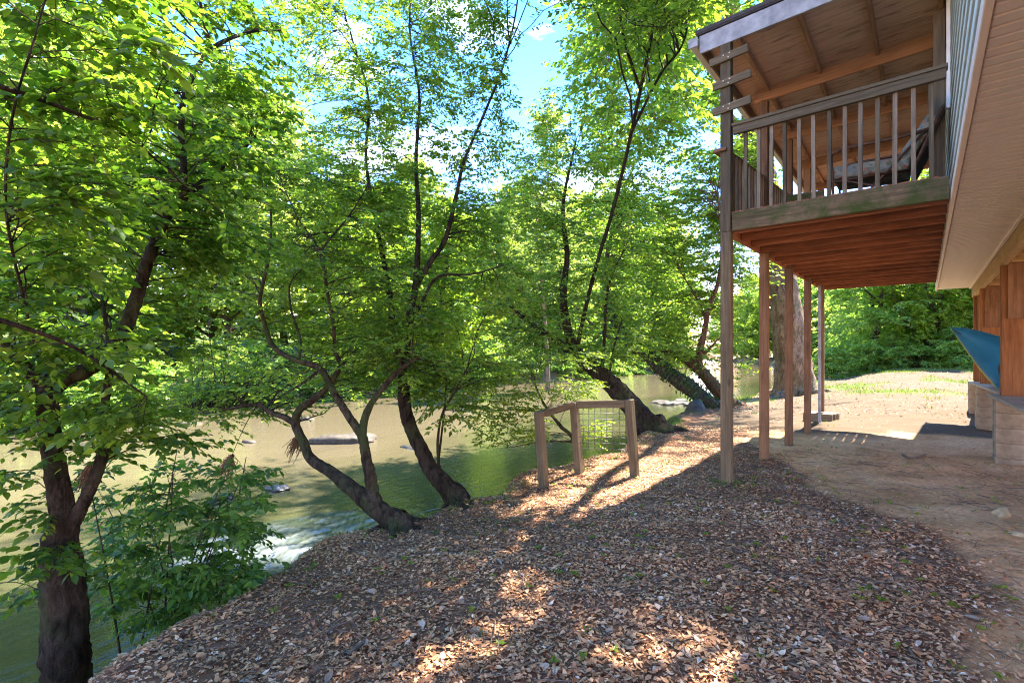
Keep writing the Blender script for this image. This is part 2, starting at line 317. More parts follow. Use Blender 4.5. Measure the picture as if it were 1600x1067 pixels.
# ------------------------------------------------------------------ setting: ground, water
def axis(segs):
    o = [segs[0][0]]
    for a, b_, st in segs:
        n = max(1, int(round((b_ - a) / st))); o += list(np.linspace(a, b_, n + 1)[1:])
    return np.array(o)
gx = axis([(-400, -120, 40), (-120, -60, 6), (-60, -30, 2), (-30, -8, 1), (-8, -5.5, 0.15), (-5.5, 2.0, 0.05), (2.0, 12, 0.6), (12, 60, 4), (60, 400, 40)])
gy = axis([(-60, -10, 5), (-10, -1, 0.6), (-1, 9, 0.05), (9, 16, 0.09), (16, 40, 0.4), (40, 130, 2.5), (130, 500, 37)])
GX, GY = np.meshgrid(gx, gy, indexing='ij'); GZ = gz(GX, GY)
def litter_w(x, y):
    edge = np.interp(y, [-2, 3.3, 5.2, 6.0, 7.5, 9.2, 12, 16], [-0.1, -0.05, -0.05, -0.95, -1.6, -2.4, -3.2, -4.5]) + 0.34 * fbm(x, y, 1.7, 5, 8)
    return sm(0.75, -0.45, x - edge) * sm(0.5, 0.0, crest(y) - x)
def drift(x, y): return litter_w(x, y) * np.clip(0.72 + 0.42 * fbm(x, y, 2.6, 5, 21), 0.12, 1)
def sun_dim_w(x, y):  # weight of the darkening painted over the sunlit yard, fitted to the shadow edges
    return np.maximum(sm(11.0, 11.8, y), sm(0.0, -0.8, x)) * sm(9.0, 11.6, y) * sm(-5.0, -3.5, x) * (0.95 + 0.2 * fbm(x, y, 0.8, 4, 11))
def green_w(x, y):
    g = 0.75 * sm(12, 20, y) * sm(0.0, 0.6, fbm(x, y, 1.1, 4, 12)) + 0.85 * sm(0.6, 0.1, np.abs(crest(y) - x - 0.15)) * sm(0.0, 0.6, fbm(x, y, 1.6, 3, 9)) + 0.9 * sm(0, 4, farbank(y) - x)
    return g + 0.6 * sm(29, 33, y) * sm(-6, -3, x)
n0, n1 = GX.shape; I = np.arange(n0 * n1).reshape(n0, n1)
FQ = np.stack((I[:-1, :-1], I[1:, :-1], I[1:, 1:], I[:-1, 1:]), -1).reshape(-1, 4)
gme = np_mesh('ground', np.stack((GX, GY, GZ), -1).reshape(-1, 3), FQ, litter_w(GX, GY).ravel(), True, 'litter')
for nm, arr in (('dry', sun_dim_w(GX, GY)), ('green', green_w(GX, GY)), ('mud', sm(0.35, 1.0, crest(GY) - GX) * sm(3.5, 0, farbank(GY) - GX))):  # 'dry' carries the painted darkening of the sunlit yard
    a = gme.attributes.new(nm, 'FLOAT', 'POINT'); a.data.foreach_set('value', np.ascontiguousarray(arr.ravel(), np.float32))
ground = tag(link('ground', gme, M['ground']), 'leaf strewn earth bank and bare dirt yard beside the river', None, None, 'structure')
wx = axis([(-160, -40, 20), (-40, -3, 1.0)]); wy = axis([(-60, -10, 5), (-10, 60, 1.5), (60, 260, 20)])
WX, WY = np.meshgrid(wx, wy, indexing='ij'); n0, n1 = WX.shape; I = np.arange(n0 * n1).reshape(n0, n1)
wf = np.stack((I[:-1, :-1], I[1:, :-1], I[1:, 1:], I[:-1, 1:]), -1).reshape(-1, 4)
river = tag(link('river', np_mesh('river', np.stack((WX, WY, np.full_like(WX, WATER)), -1).reshape(-1, 3), wf, None, True), M['water']), 'shallow murky green and tan river', None, None, 'structure')

# ------------------------------------------------------------------ boards
_boxes = {}
def box_mesh(lx, ly, lz, mat, bev=0.004):
    key = (round(lx, 3), round(ly, 3), round(lz, 3), mat.name, bev)
    if key in _boxes: return _boxes[key]
    bm = bmesh.new(); bmesh.ops.create_cube(bm, size=1.0)
    for v in bm.verts: v.co = (v.co.x * lx, v.co.y * ly, v.co.z * lz)
    if bev: bmesh.ops.bevel(bm, geom=list(bm.edges), offset=min(bev, lx * .2, ly * .2, lz * .2), segments=1, affect='EDGES', profile=0.5)
    me = bpy.data.meshes.new('board'); bm.to_mesh(me); bm.free(); me.materials.append(mat); _boxes[key] = me
    return me
def board(name, p0, p1, wd, th, mat, parent, up=(0, 0, 1), bev=0.004):
    """a board from p0 to p1 (its axis), wd wide sideways, th thick along up"""
    p0, p1 = Vector(p0), Vector(p1); d = p1 - p0; L = d.length; x = d.normalized(); u = Vector(up)
    if abs(x.dot(u)) > 0.98: u = Vector((0, 1, 0))
    y = u.cross(x).normalized(); z = x.cross(y)
    o = link(name, box_mesh(L, wd, th, mat, bev), None, parent)
    q = Matrix((x, y, z)).transposed().to_quaternion()
    o.rotation_mode = 'QUATERNION'; o.rotation_quaternion = q
    o.location = (p0 + p1) / 2 - (wloc(parent) if parent is not None else Vector((0, 0, 0)))
    return o
def tube_bm(bm, pts, r, n=8):
    pts = [Vector(p) for p in pts]; rings = []
    for i, p in enumerate(pts):
        a = pts[max(0, i - 1)]; b_ = pts[min(len(pts) - 1, i + 1)]; t = (b_ - a).normalized()
        ref = Vector((0, 0, 1)) if abs(t.z) < 0.9 else Vector((1, 0, 0)); u = t.cross(ref).normalized(); v = t.cross(u)
        rr = r if not isinstance(r, (list, tuple)) else r[i]
        rings.append([bm.verts.new(p + rr * (math.cos(6.28318 * k / n) * u + math.sin(6.28318 * k / n) * v)) for k in range(n)])
    for a, b_ in zip(rings, rings[1:]):
        for k in range(n): bm.faces.new((a[k], a[(k + 1) % n], b_[(k + 1) % n], b_[k]))
    bm.faces.new(rings[0]); bm.faces.new(rings[-1][::-1])
def bm_obj(name, bm, mat, parent=None, smooth=True, loc=None):
    bmesh.ops.recalc_face_normals(bm, faces=list(bm.faces))
    me = bpy.data.meshes.new(name); bm.to_mesh(me); bm.free()
    if smooth: me.polygons.foreach_set('use_smooth', np.ones(len(me.polygons), bool))
    o = link(name, me, mat, parent)
    if parent is not None: o.location = -wloc(parent)
    return o

# ------------------------------------------------------------------ house
ZD = 2.81                                    # underside of deck and soffit
WX0 = 0.19                                   # river-side wall
BX = 0.73                                    # house beam line
YN, YF = -3.0, 14.2
house = thing('house', 'raised house with pale aqua lap siding and tan soffit on tall posts', 'house', (4.0, 6.0, 0.0))
exp = 0.19; nc = 20
for i in range(nc):
    z0 = ZD + 0.06 + i * exp
    board('siding_board', (WX0 + 0.005, YN, z0 + exp / 2 + 0.006), (WX0 + 0.005, YF, z0 + exp / 2 + 0.006), 0.018, exp - 0.022, M['siding'], house, up=(0.06, 0, 1), bev=0.003)
board('wall', (WX0 + 0.12, YN + 0.02, ZD + 0.05 + 1.95), (WX0 + 0.12, YF - 0.02, ZD + 0.05 + 1.95), 0.16, 3.8, M['darkcloth'], house)
board('gable_wall', (WX0 + 0.2, YF - 0.09, ZD + 2.0), (8.2, YF - 0.09, ZD + 2.0), 0.14, 3.8, M['siding'], house)
board('gable_wall', (WX0 + 0.2, YN + 0.09, ZD + 2.0), (8.2, YN + 0.09, ZD + 2.0), 0.14, 3.8, M['siding'], house)
board('back_wall', (8.1, YN, ZD + 2.0), (8.1, YF, ZD + 2.0), 0.14, 3.8, M['siding'], house)
board('trim_strip', (WX0 - 0.008, YN, ZD + 0.02), (WX0 - 0.008, YF + 0.01, ZD + 0.02), 0.03, 0.085, M['trim'], house)
board('corner_trim', (WX0 - 0.006, YF - 0.02, ZD + 0.07), (WX0 - 0.006, YF - 0.02, ZD + 3.9), 0.03, 0.09, M['white'], house, up=(0, 1, 0))
sof = board('soffit', (WX0 + 0.012, (YN + YF) / 2, ZD + 0.035), (BX + 0.02, (YN + YF) / 2, ZD + 0.035), YF - YN - 0.03, 0.02, M['soffit'], house)
y = 0.6
while y < YF - 0.06:
    o = link('soffit_strip', box_mesh(BX - WX0 - 0.02, 0.078, 0.018, M['soffit'], 0.006), None, sof)
    o.rotation_mode = 'QUATERNION'
    wp = Vector(((WX0 + BX) / 2 + 0.006, y, ZD + 0.018)); o.location = sof.rotation_quaternion.inverted() @ (wp - wloc(sof)); o.rotation_quaternion = sof.rotation_quaternion.inverted() @ Quaternion((1, 0, 0), R(1.5))
    y += 0.094
board('trim_strip', (BX - 0.006, YN, ZD + 0.005), (BX - 0.006, YF, ZD + 0.005), 0.035, 0.03, M['trim'], house)
yb = YN
while yb < YF - 0.1:
    y2 = min(yb + 3.05, YF); board('house_beam', (BX + 0.055, yb + 0.003, ZD - 0.10), (BX + 0.055, y2 - 0.003, ZD - 0.10), 0.075, 0.20, M['beam_tan'], house); yb = y2
board('floor_board', (4.45, YN + 0.1, ZD + 0.06), (4.45, YF - 0.17, ZD + 0.06), 7.2, 0.03, M['ply'], house)
for k in range(28):
    yy = 0.5 + k * 0.49
    board('floor_joist', (BX + 0.11, yy, ZD - 0.08), (8.0, yy, ZD - 0.08), 0.04, 0.235, M['beam_tan'], house)
board('inner_beam', (4.3, YN + .2, ZD - 0.31), (4.3, YF - .2, ZD - 0.31), 0.14, 0.2, M['post_orange'], house)
# house roof
for s in (0, 1):
    a = Vector((-0.25, (YN + YF) / 2, 6.75)) if s == 0 else Vector((8.55, (YN + YF) / 2, 6.75)); b_ = Vector((4.15, (YN + YF) / 2, 8.6))
    board('roof_slope', a, b_, YF - YN + 0.8, 0.12, M['roofing'], house)
board('eave_fascia', (-0.27, YN - 0.35, 6.7), (-0.27, YF + 0.35, 6.7), 0.03, 0.2, M['white'], house)
board('eave_soffit', ((WX0 - 0.27) / 2, YN, 6.62), ((WX0 - 0.27) / 2, YF + .3, 6.62), WX0 + 0.24, 0.02, M['soffit'], house)
# piers and posts under the house
def block_pier(x, y, ztop, wd=0.42, dp=0.40, hh=0.2):
    g = float(gz(x, y)); p = thing('block_pier_part', None, None) if False else None
    n = int(math.ceil((ztop - g + 0.05) / hh)); first = None
    for i in range(n):
        z1 = ztop - i * hh; z0 = max(z1 - hh + 0.003, g - 0.08)
        o = board('pier', (x, y, z0), (x, y, z1), dp, wd, M['concrete'], house, up=(1, 0, 0), bev=0.004) if first is None else None
        if first is None: first = o
        else:
            c = link('block', box_mesh(z1 - z0, dp, wd, M['concrete'], 0.004), None, first); c.location = (((z0 + z1) / 2 - wloc(first).z), random.uniform(-.003, .003), random.uniform(-.003, .003))
            # local x of the first block points up
    return first
PT = 0.86
def house_post(x, y, scab=True, th=0.14, wd=0.26):
    board('post', (x + wd / 2, y, PT + 0.002), (x + wd / 2, y, ZD - 0.2), th, wd, M['post_orange'], house, up=(1, 0, 0), bev=0.008)
    if scab: board('post_scab', (x + wd / 2 + 0.03, y - th / 2 - 0.022, ZD - 0.9), (x + wd / 2 + 0.03, y - th / 2 - 0.022, ZD + 0.0), 0.04, wd * 0.78, M['wood_brown'], house, up=(1, 0, 0))
for (px_, py_) in ((0.92, 5.85), (0.93, 9.4), (0.93, 12.6), (0.90, 14.0)):
    block_pier(px_, py_, PT)
for py_, sc_ in ((5.75, True), (9.15, True), (12.35, True), (13.95, True)):
    house_post(BX + 0.03, py_, sc_)
for py_ in (1.0, 5.8, 9.8, 13.8):
    for px_ in (4.3, 7.9):
        g = float(gz(px_, py_)); board('post', (px_, py_, g - .1), (px_, py_, ZD - 0.41 if px_ < 5 else ZD - 0.2), 0.14, 0.14, M['post_orange'], house, up=(1, 0, 0))
board('knee_brace', (BX + 0.35, 12.9, 1.9), (BX + 0.35, 13.75, 2.55), 0.04, 0.14, M['wood_brown'], house)
# door trim on the porch wall
board('door_trim', (WX0 - 0.02, 8.2, ZD + 0.25), (WX0 - 0.02, 8.2, ZD + 2.3), 0.1, 0.025, M['white'], house, up=(1, 0, 0))
board('door_trim', (WX0 - 0.02, 9.15, ZD + 0.25), (WX0 - 0.02, 9.15, ZD + 2.3), 0.1, 0.025, M['white'], house, up=(1, 0, 0))
board('door_trim', (WX0 - 0.02, 8.14, ZD + 2.36), (WX0 - 0.02, 9.21, ZD + 2.36), 0.025, 0.1, M['white'], house)
board('door', (WX0 - 0.014, 8.67, ZD + 0.25), (WX0 - 0.014, 8.67, ZD + 2.3), 0.84, 0.012, M['white'], house, up=(1, 0, 0))
board('vertical_strip', (WX0 - 0.02, 6.35, ZD + 1.02), (WX0 - 0.02, 6.35, ZD + 2.2), 0.07, 0.03, M['white'], house, up=(1, 0, 0))

# ------------------------------------------------------------------ porch
PX = -1.67; PY0, PY1 = 5.72, 12.45
FZ = ZD + 0.22                                # deck floor
porch = thing('porch', 'raised wooden porch on tall posts with mossy beam, slatted railing and flat roof', 'porch', (PX, PY0, 0.0))
RB = 4.86                                     # underside of the roof fascia and beams
PYS = [5.72, 7.29, 8.86, 10.49, 12.05]
for i, yy in enumerate(PYS):
    g = float(gz(PX, yy)); m = M['wood_green'] if i == 0 else M['wood_brown']
    z0 = g - 0.15 if i < 4 else g + 0.17
    lx = PX if i else PX - 0.02
    sz = 0.108 if i == 0 else 0.104
    board('post', (lx, yy, z0), (lx, yy, ZD - 0.006), sz, sz, m, porch, up=(1, 0, 0))
    board('upper_post', (lx, yy - 0.004, ZD + 0.0 if i else ZD - 0.004), (lx, yy - 0.004, RB + (0.07 if i == 0 else 0.0)), sz, sz, m, porch, up=(1, 0, 0))
board('metal_post', (PX + 0.03, 11.62, float(gz(PX, 11.7)) - 0.1), (PX + 0.03, 11.62, ZD), 0.05, 0.05, M['fascia'], porch, up=(1, 0, 0))
for k in range(3):   # base timbers of the far corner post
    board('base_timber', (PX - 0.30 + 0.03 * k, 11.9 + 0.15 * k, float(gz(PX, 12)) + 0.06), (PX + 0.22 + 0.04 * k, 11.9 + 0.15 * k, float(gz(PX, 12)) + 0.06), 0.14, 0.19, M['wood_grey'], porch, bev=0.01)
# the deck
board('front_beam', (PX + 0.055, PY0 - 0.055, ZD + 0.09), (WX0 - 0.03, PY0 - 0.055, ZD + 0.09), 0.042, 0.20, M['wood_moss'], porch, bev=0.006)
board('rim_board', (PX - 0.045, PY0 + 0.055, ZD + 0.09), (PX - 0.045, PY1, ZD + 0.09), 0.042, 0.19, M['wood_red'], porch)
board('rear_rim', (PX - 0.02, PY1 + 0.025, ZD + 0.09), (WX0 - 0.03, PY1 + 0.025, ZD + 0.09), 0.042, 0.19, M['wood_red'], porch)
k = 0; yy = PY0 + 0.12
while yy < PY1 - 0.1:
    board('joist', (PX - 0.02, yy, ZD + 0.09 + random.uniform(-.004, .004)), (WX0 - 0.03, yy, ZD + 0.09), 0.04, 0.185, M['wood_red'], porch); yy += 0.445
x = PX - 0.0
while x < WX0 - 0.06:
    board('deck_board', (x, PY0 - 0.02, FZ - 0.018), (x, PY1 + 0.03, FZ - 0.018), 0.137, 0.026, M['wood_red'], porch); x += 0.1415
# near railing
board('top_rail', (PX + 0.06, PY0 - 0.045, FZ + 0.865), (WX0 - 0.05, PY0 - 0.045, FZ + 0.865), 0.045, 0.085, M['wood_green'], porch)
board('rail_cap', (PX + 0.05, PY0 - 0.03, FZ + 0.926), (WX0 - 0.04, PY0 - 0.03, FZ + 0.926), 0.1, 0.032, M['wood_green'], porch)
for i in range(13):
    xx = PX + 0.175 + i * 0.128 + random.uniform(-.006, .006)
    board('baluster', (xx, PY0 - 0.004, ZD + 0.15), (xx + random.uniform(-.006, .006), PY0 - 0.004, FZ + 0.9), 0.036, 0.036, M['wood_grey'] if i % 3 else M['wood_green'], porch, up=(1, 0, 0))
board('wall_post', (WX0 - 0.085, PY0 + 0.75, FZ), (WX0 - 0.085, PY0 + 0.75, RB), 0.09, 0.09, M['wood_green'], porch, up=(1, 0, 0))
# river-side railing
board('side_rail', (PX - 0.07, PY0 - 0.1, FZ + 0.68), (PX - 0.07, 8.95, FZ + 0.95), 0.035, 0.14, M['wood_brown'], porch, up=(1, 0, 0))
yy = PY0 + 0.12; k = 0
while yy < 8.8:
    if min(abs(yy - q) for q in PYS) > 0.07:
        board('side_baluster', (PX + 0.01, yy, ZD + 0.19), (PX + 0.01, yy, FZ + 0.66 + (yy - PY0) * 0.082), 0.036, 0.036, M['wood_grey'] if k % 2 else M['wood_brown'], porch, up=(1, 0, 0))
    yy += 0.135; k += 1
board('side_rail', (PX - 0.02, 8.92, FZ + 0.93), (PX - 0.02, PY1, FZ + 0.93), 0.09, 0.04, M['wood_green'], porch)
while yy < PY1 - .05:
    if min(abs(yy - q) for q in PYS) > 0.07: board('side_baluster', (PX + 0.01, yy, ZD + 0.19), (PX + 0.01, yy, FZ + 0.91), 0.036, 0.036, M['wood_grey'], porch, up=(1, 0, 0))
    yy += 0.135
# boards nailed across the corner post
for zz, dx in ((4.72, 0.02), (4.44, 0.05), (4.16, 0.05)):
    cb_ = board('cross_board', (PX - 0.20 + dx, PY0 - 0.078, zz - 0.012), (PX + 0.20 + dx, PY0 - 0.078, zz + 0.012), 0.03, 0.085, M['wood_green'], porch)
    for nx, nz in ((-.03 - dx, .02), (.02 - dx, -.018), (.035 - dx, .022)):
        nl = link('nail_head', box_mesh(.012, .008, .012, M['white'], .003), None, cb_); nl.location = (nx, -.016, nz)
# roof
roof_u = RB + 0.20
for i, yy in enumerate(PYS):
    if i == 0: continue
    board('roof_beam', (PX - 0.12, yy, RB + 0.085), (WX0 - 0.02, yy, RB + 0.125), 0.042, 0.165, M['rafter'], porch)
for i, (a, b_) in enumerate(zip([PY0 + 0.0] + PYS[1:], PYS[1:] + [PY1 + 0.2])):
    for xx in (-1.62, -1.03, -0.43, 0.13):
        zz = roof_u - 0.045 + (xx - PX) * 0.022
        board('roof_joist', (xx + random.uniform(-.02, .02), a + 0.025, zz), (xx + random.uniform(-.02, .02), b_ - 0.025, zz), 0.04, 0.085, M['rafter'], porch)
for j, (ya, yb) in enumerate(((5.70, 6.92), (6.926, 8.14), (8.146, 9.36), (9.366, 10.58), (10.586, 11.8), (11.806, 12.7))):
    o = board('roof_panel', (PX - 0.29, (ya + yb) / 2, roof_u + 0.006 - 0.29 * 0.022), (WX0 - 0.02, (ya + yb) / 2, roof_u + 0.006 + (WX0 - PX) * 0.022), yb - ya, 0.014, M['ply'], porch, bev=0.003)
board('roof_covering', (PX - 0.33, 9.2, roof_u + 0.05 - 0.007), (WX0 + 0.0, 9.2, roof_u + 0.05 + 1.86 * 0.022), 7.12, 0.05, M['roofing'], porch)
board('front_fascia', (PX - 0.30, 5.672, RB + 0.115), (WX0 - 0.01, 5.672, RB + 0.155), 0.026, 0.20, M['fascia'], porch)
board('drip_edge', (PX - 0.34, 5.655, roof_u + 0.055), (WX0 - 0.0, 5.655, roof_u + 0.098), 0.05, 0.045, M['roofing'], porch)
board('side_fascia', (PX - 0.30, 5.69, RB + 0.13), (PX - 0.30, 12.7, RB + 0.13), 0.026, 0.15, M['wood_brown'], porch)
gut = board('gutter', (PX - 0.37, 5.66, RB + 0.16), (PX - 0.37, 12.72, RB + 0.16), 0.1, 0.095, M['white'], porch, bev=0.02)
e = link('gutter_end', box_mesh(0.012, 0.108, 0.104, M['fascia'], 0.004), None, gut); e.location = (-3.54, 0, 0)
# timber offcut on the deck floor
tag(board('timber_offcut', (-1.18, 5.93, FZ + 0.06), (-0.80, 5.96, FZ + 0.06), 0.1, 0.11, M['wood_moss'], None), 'short mossy timber lying on the porch floor behind the railing', 'timber')

# ------------------------------------------------------------------ armchair on the porch
def chair():
    c = thing('lounge_chair', 'metal framed lounge chair with floral cushions on the porch', 'chair', (-0.35, 6.6, FZ))
    m, t, b = new_mat('floral cushion cloth'); L = t.links
    tc = N(t, 'ShaderNodeTexCoord'); v = N(t, 'ShaderNodeTexVoronoi', Scale=26.0); L.new(tc.outputs['Object'], v.inputs['Vector'])
    n = N(t, 'ShaderNodeTexNoise', Scale=16.0, Detail=4.0); L.new(tc.outputs['Object'], n.inputs['Vector'])
    r = ramp(t, [(0.0, (0.30, 0.32, 0.27)), (0.42, (0.34, 0.36, 0.31)), (0.5, (0.36, 0.07, 0.05)), (0.6, (0.14, 0.2, 0.13)), (0.75, (0.22, 0.28, 0.3))]); L.new(v.outputs['Color'], r.inputs[0])
    cc = mixc(t, r.outputs[0], (0.5, 0.5, 0.45), n.outputs['Fac'], 'MULTIPLY'); g = mixc(t, cc, (1.0, 0.97, 0.9), 1.0, 'MULTIPLY'); L.new(g, b.inputs['Base Color']); b.inputs['Roughness'].default_value = 0.9
    def cushion(name, a, e_, wd, th):
        o = board(name, a, e_, wd, th, m, c, bev=0.0)
        me = o.data.copy(); o.data = me
        bm = bmesh.new(); bm.from_mesh(me); bmesh.ops.bevel(bm, geom=list(bm.edges), offset=0.04, segments=3, affect='EDGES', profile=0.6); bm.to_mesh(me); bm.free()
        me.polygons.foreach_set('use_smooth', np.ones(len(me.polygons), bool)); return o
    X0, X1, Y0, Y1 = -0.78, -0.12, 6.32, 6.90
    cushion('seat_cushion', (X0, 6.61, FZ + 0.40), (X1, 6.61, FZ + 0.36), 0.54, 0.14)
    cushion('back_cushion', (X1 - 0.06, 6.61, FZ + 0.40), (0.07, 6.61, FZ + 0.78), 0.52, 0.12)
    bk = board('back_panel', (X1 + 0.04, 6.61, FZ + 0.30), (0.14, 6.61, FZ + 0.80), 0.56, 0.02, M['darkcloth'], c)
    for yy in (Y0, Y1):
        bm = bmesh.new(); tube_bm(bm, [(X0 - 0.03, yy, FZ + 0.29), (X1, yy, FZ + 0.27), (X1 + 0.06, yy, FZ + 0.36), (0.13, yy, FZ + 0.83)], 0.014); bm_obj('side_frame', bm, M['rust'], c)
        bm = bmesh.new(); tube_bm(bm, [(X0 - 0.02, yy, FZ + 0.58), (X0 + 0.10, yy, FZ + 0.63), (X1 - 0.1, yy, FZ + 0.62), (0.04, yy, FZ + 0.64)], 0.016); bm_obj('armrest', bm, M['rust'], c)
        for a, e_ in (((X0, yy, FZ + 0.59), (X0 + 0.02, yy, FZ + 0.012)), ((0.0, yy, FZ + 0.63), (X0 + 0.22, yy, FZ + 0.012)), ((X0 + 0.1, yy, FZ + 0.29), (X1 + 0.1, yy, FZ + 0.012))):
            bm = bmesh.new(); tube_bm(bm, [a, e_], 0.012); bm_obj('leg', bm, M['rust'], c)
    bm = bmesh.new(); tube_bm(bm, [(0.13, Y0, FZ + 0.83), (0.13, Y1, FZ + 0.83)], 0.014); bm_obj('top_bar', bm, M['rust'], c)
chair()

# ------------------------------------------------------------------ planks and kayak under the house
tag(board('bench_plank', (0.80, 9.45, PT + 0.024), (0.98, 5.55, PT + 0.024), 0.30, 0.04, M['plank_grey'], None), 'weathered grey plank laid from the nearest concrete pier along the house', 'plank')
tag(board('bench_plank', (0.72, 12.75, PT + 0.02), (0.90, 9.62, PT + 0.02), 0.17, 0.036, M['plank_grey'], None), 'grey plank spanning between two piers under the blue kayak, outer one', 'plank')
tag(board('bench_plank', (0.91, 12.7, PT + 0.02), (1.09, 9.62, PT + 0.02), 0.17, 0.036, M['plank_grey'], None), 'grey plank spanning between two piers under the blue kayak, inner one', 'plank')
def kayak():
    bow = Vector((0.46, 11.75, 1.88)); stern = Vector((1.95, 10.3, 0.22)); L = (bow - stern).length
    k = thing('kayak', 'blue sit in kayak leaning on edge between the house posts', 'kayak', tuple(stern))
    ax = (bow - stern).normalized(); out_ = Vector((-0.42, 0.25, -0.75)); out_ = (out_ - ax * out_.dot(ax)).normalized(); side = ax.cross(out_).normalized()
    ns, nk = 28, 16
    def sec(u):   # half width, depth, rise
        wv = 0.37 * (max(0.0, math.sin(math.pi * min(1, u * 0.98 + 0.01))) ** 0.85); return wv, 0.17 * (0.4 + 0.6 * math.sin(math.pi * u) ** 0.5), 0.14 * (2 * u - 1) ** 4
    def shell(name, lo, hi, mat, dz=1.0, s=1.0):
        bm = bmesh.new(); rings = []
        for i in range(ns + 1):
            u = i / ns; wv, d, r_ = sec(u); c = stern + ax * (L * u) + side * r_; ring = []
            for j in range(nk + 1):
                a = lo + (hi - lo) * j / nk; ring.append(bm.verts.new(c + out_ * (s * wv * math.cos(a)) + side * (s * d * math.sin(a)) * dz))
            rings.append(ring)
        for a, b_ in zip(rings, rings[1:]):
            for j in range(nk): bm.faces.new((a[j], a[j + 1], b_[j + 1], b_[j]))
        return bm_obj(name, bm, mat, k)
    blue = simple('blue moulded plastic', (0.012, 0.15, 0.30), 0.38, 0.2, 4, 0.05); teal = simple('teal moulded plastic', (0.02, 0.24, 0.30), 0.38, 0.2, 4, 0.05); yel = simple('yellow green plastic', (0.35, 0.42, 0.06), 0.4, 0.2, 6, 0.03)
    shell('hull', math.pi, 2 * math.pi, teal); shell('deck', 0, math.pi, blue, 0.55, 0.995)
    for sg in (0, math.pi):
        bm = bmesh.new(); pts = []
        for i in range(1, ns):
            u = i / ns; wv, d, r_ = sec(u); pts.append(stern + ax * (L * u) + side * r_ + out_ * (wv * math.cos(sg) * 1.01))
        tube_bm(bm, pts, 0.014, 6); bm_obj('rub_rail', bm, yel if sg == 0 else blue, k)
    bm = bmesh.new(); cpt = stern + ax * (L * 0.48) + side * 0.095
    tube_bm(bm, [cpt + ax * (0.42 * math.cos(a)) + out_ * (0.2 * math.sin(a)) for a in np.linspace(0, 6.2832, 25)], 0.018, 6); bm_obj('cockpit_rim', bm, M['darkcloth'], k)
    def on_deck(u, a): 
        wv, d, r_ = sec(u); return stern + ax * (L * u) + side * r_ + out_ * (wv * math.cos(a)) + side * (d * math.sin(a) * 0.55 + 0.006)
    bm = bmesh.new(); tube_bm(bm, [on_deck(.93, 1.57), on_deck(.95, 1.57) + side * .03, on_deck(.975, 1.57) + side * .03, on_deck(.985, 1.57)], 0.007, 6); bm_obj('grab_handle', bm, M['darkcloth'], k)
kayak()

# ------------------------------------------------------------------ small corner fence at the bank
fence = thing('corner_fence', 'weathered three post timber rail corner with wire mesh on the bank', 'fence', tuple(on_ground(903, 740)[0]))
def fpost(px, py, tx, ty, sz=0.095):
    p, Z = on_ground(px, py); t = at(tx, ty, Z - 0.02); q = p + (p - t) * 0.25
    board('fence_post', q, t, sz, sz, M['wood_green'], fence, up=(1, 0, 0), bev=0.008); return p, t
fa, ta = fpost(850, 762, 842, 643); fb, tb = fpost(905, 740, 897, 628); fc, tcq = fpost(992, 745, 983, 624)
board('rail', ta + np.array((0, 0, -0.035)), tb + np.array((0, 0, -0.035)), 0.042, 0.088, M['wood_green'], fence)
board('rail', tb + np.array((0, 0, -0.03)), tcq + np.array((0, 0, -0.05)), 0.042, 0.088, M['wood_green'], fence)
bm = bmesh.new(); A = Vector(tb) + Vector((0, 0, -0.08)); B = Vector(tcq) + Vector((0, 0, -0.1)); dn = 0.52
for i in range(9):
    p = A.lerp(B, 0.06 + 0.11 * i); tube_bm(bm, [p, p + Vector((0.01 * math.sin(i * 2), 0, -dn))], 0.0045, 4)
for i in range(8):
    dz = Vector((0, 0, -dn * i / 7)); tube_bm(bm, [A.lerp(B, 0.03) + dz, A.lerp(B, 0.5) + dz + Vector((0.01, 0.01, 0.004)), A.lerp(B, 0.97) + dz], 0.0045, 4)
bm_obj('wire_mesh', bm, M['wire'], fence)

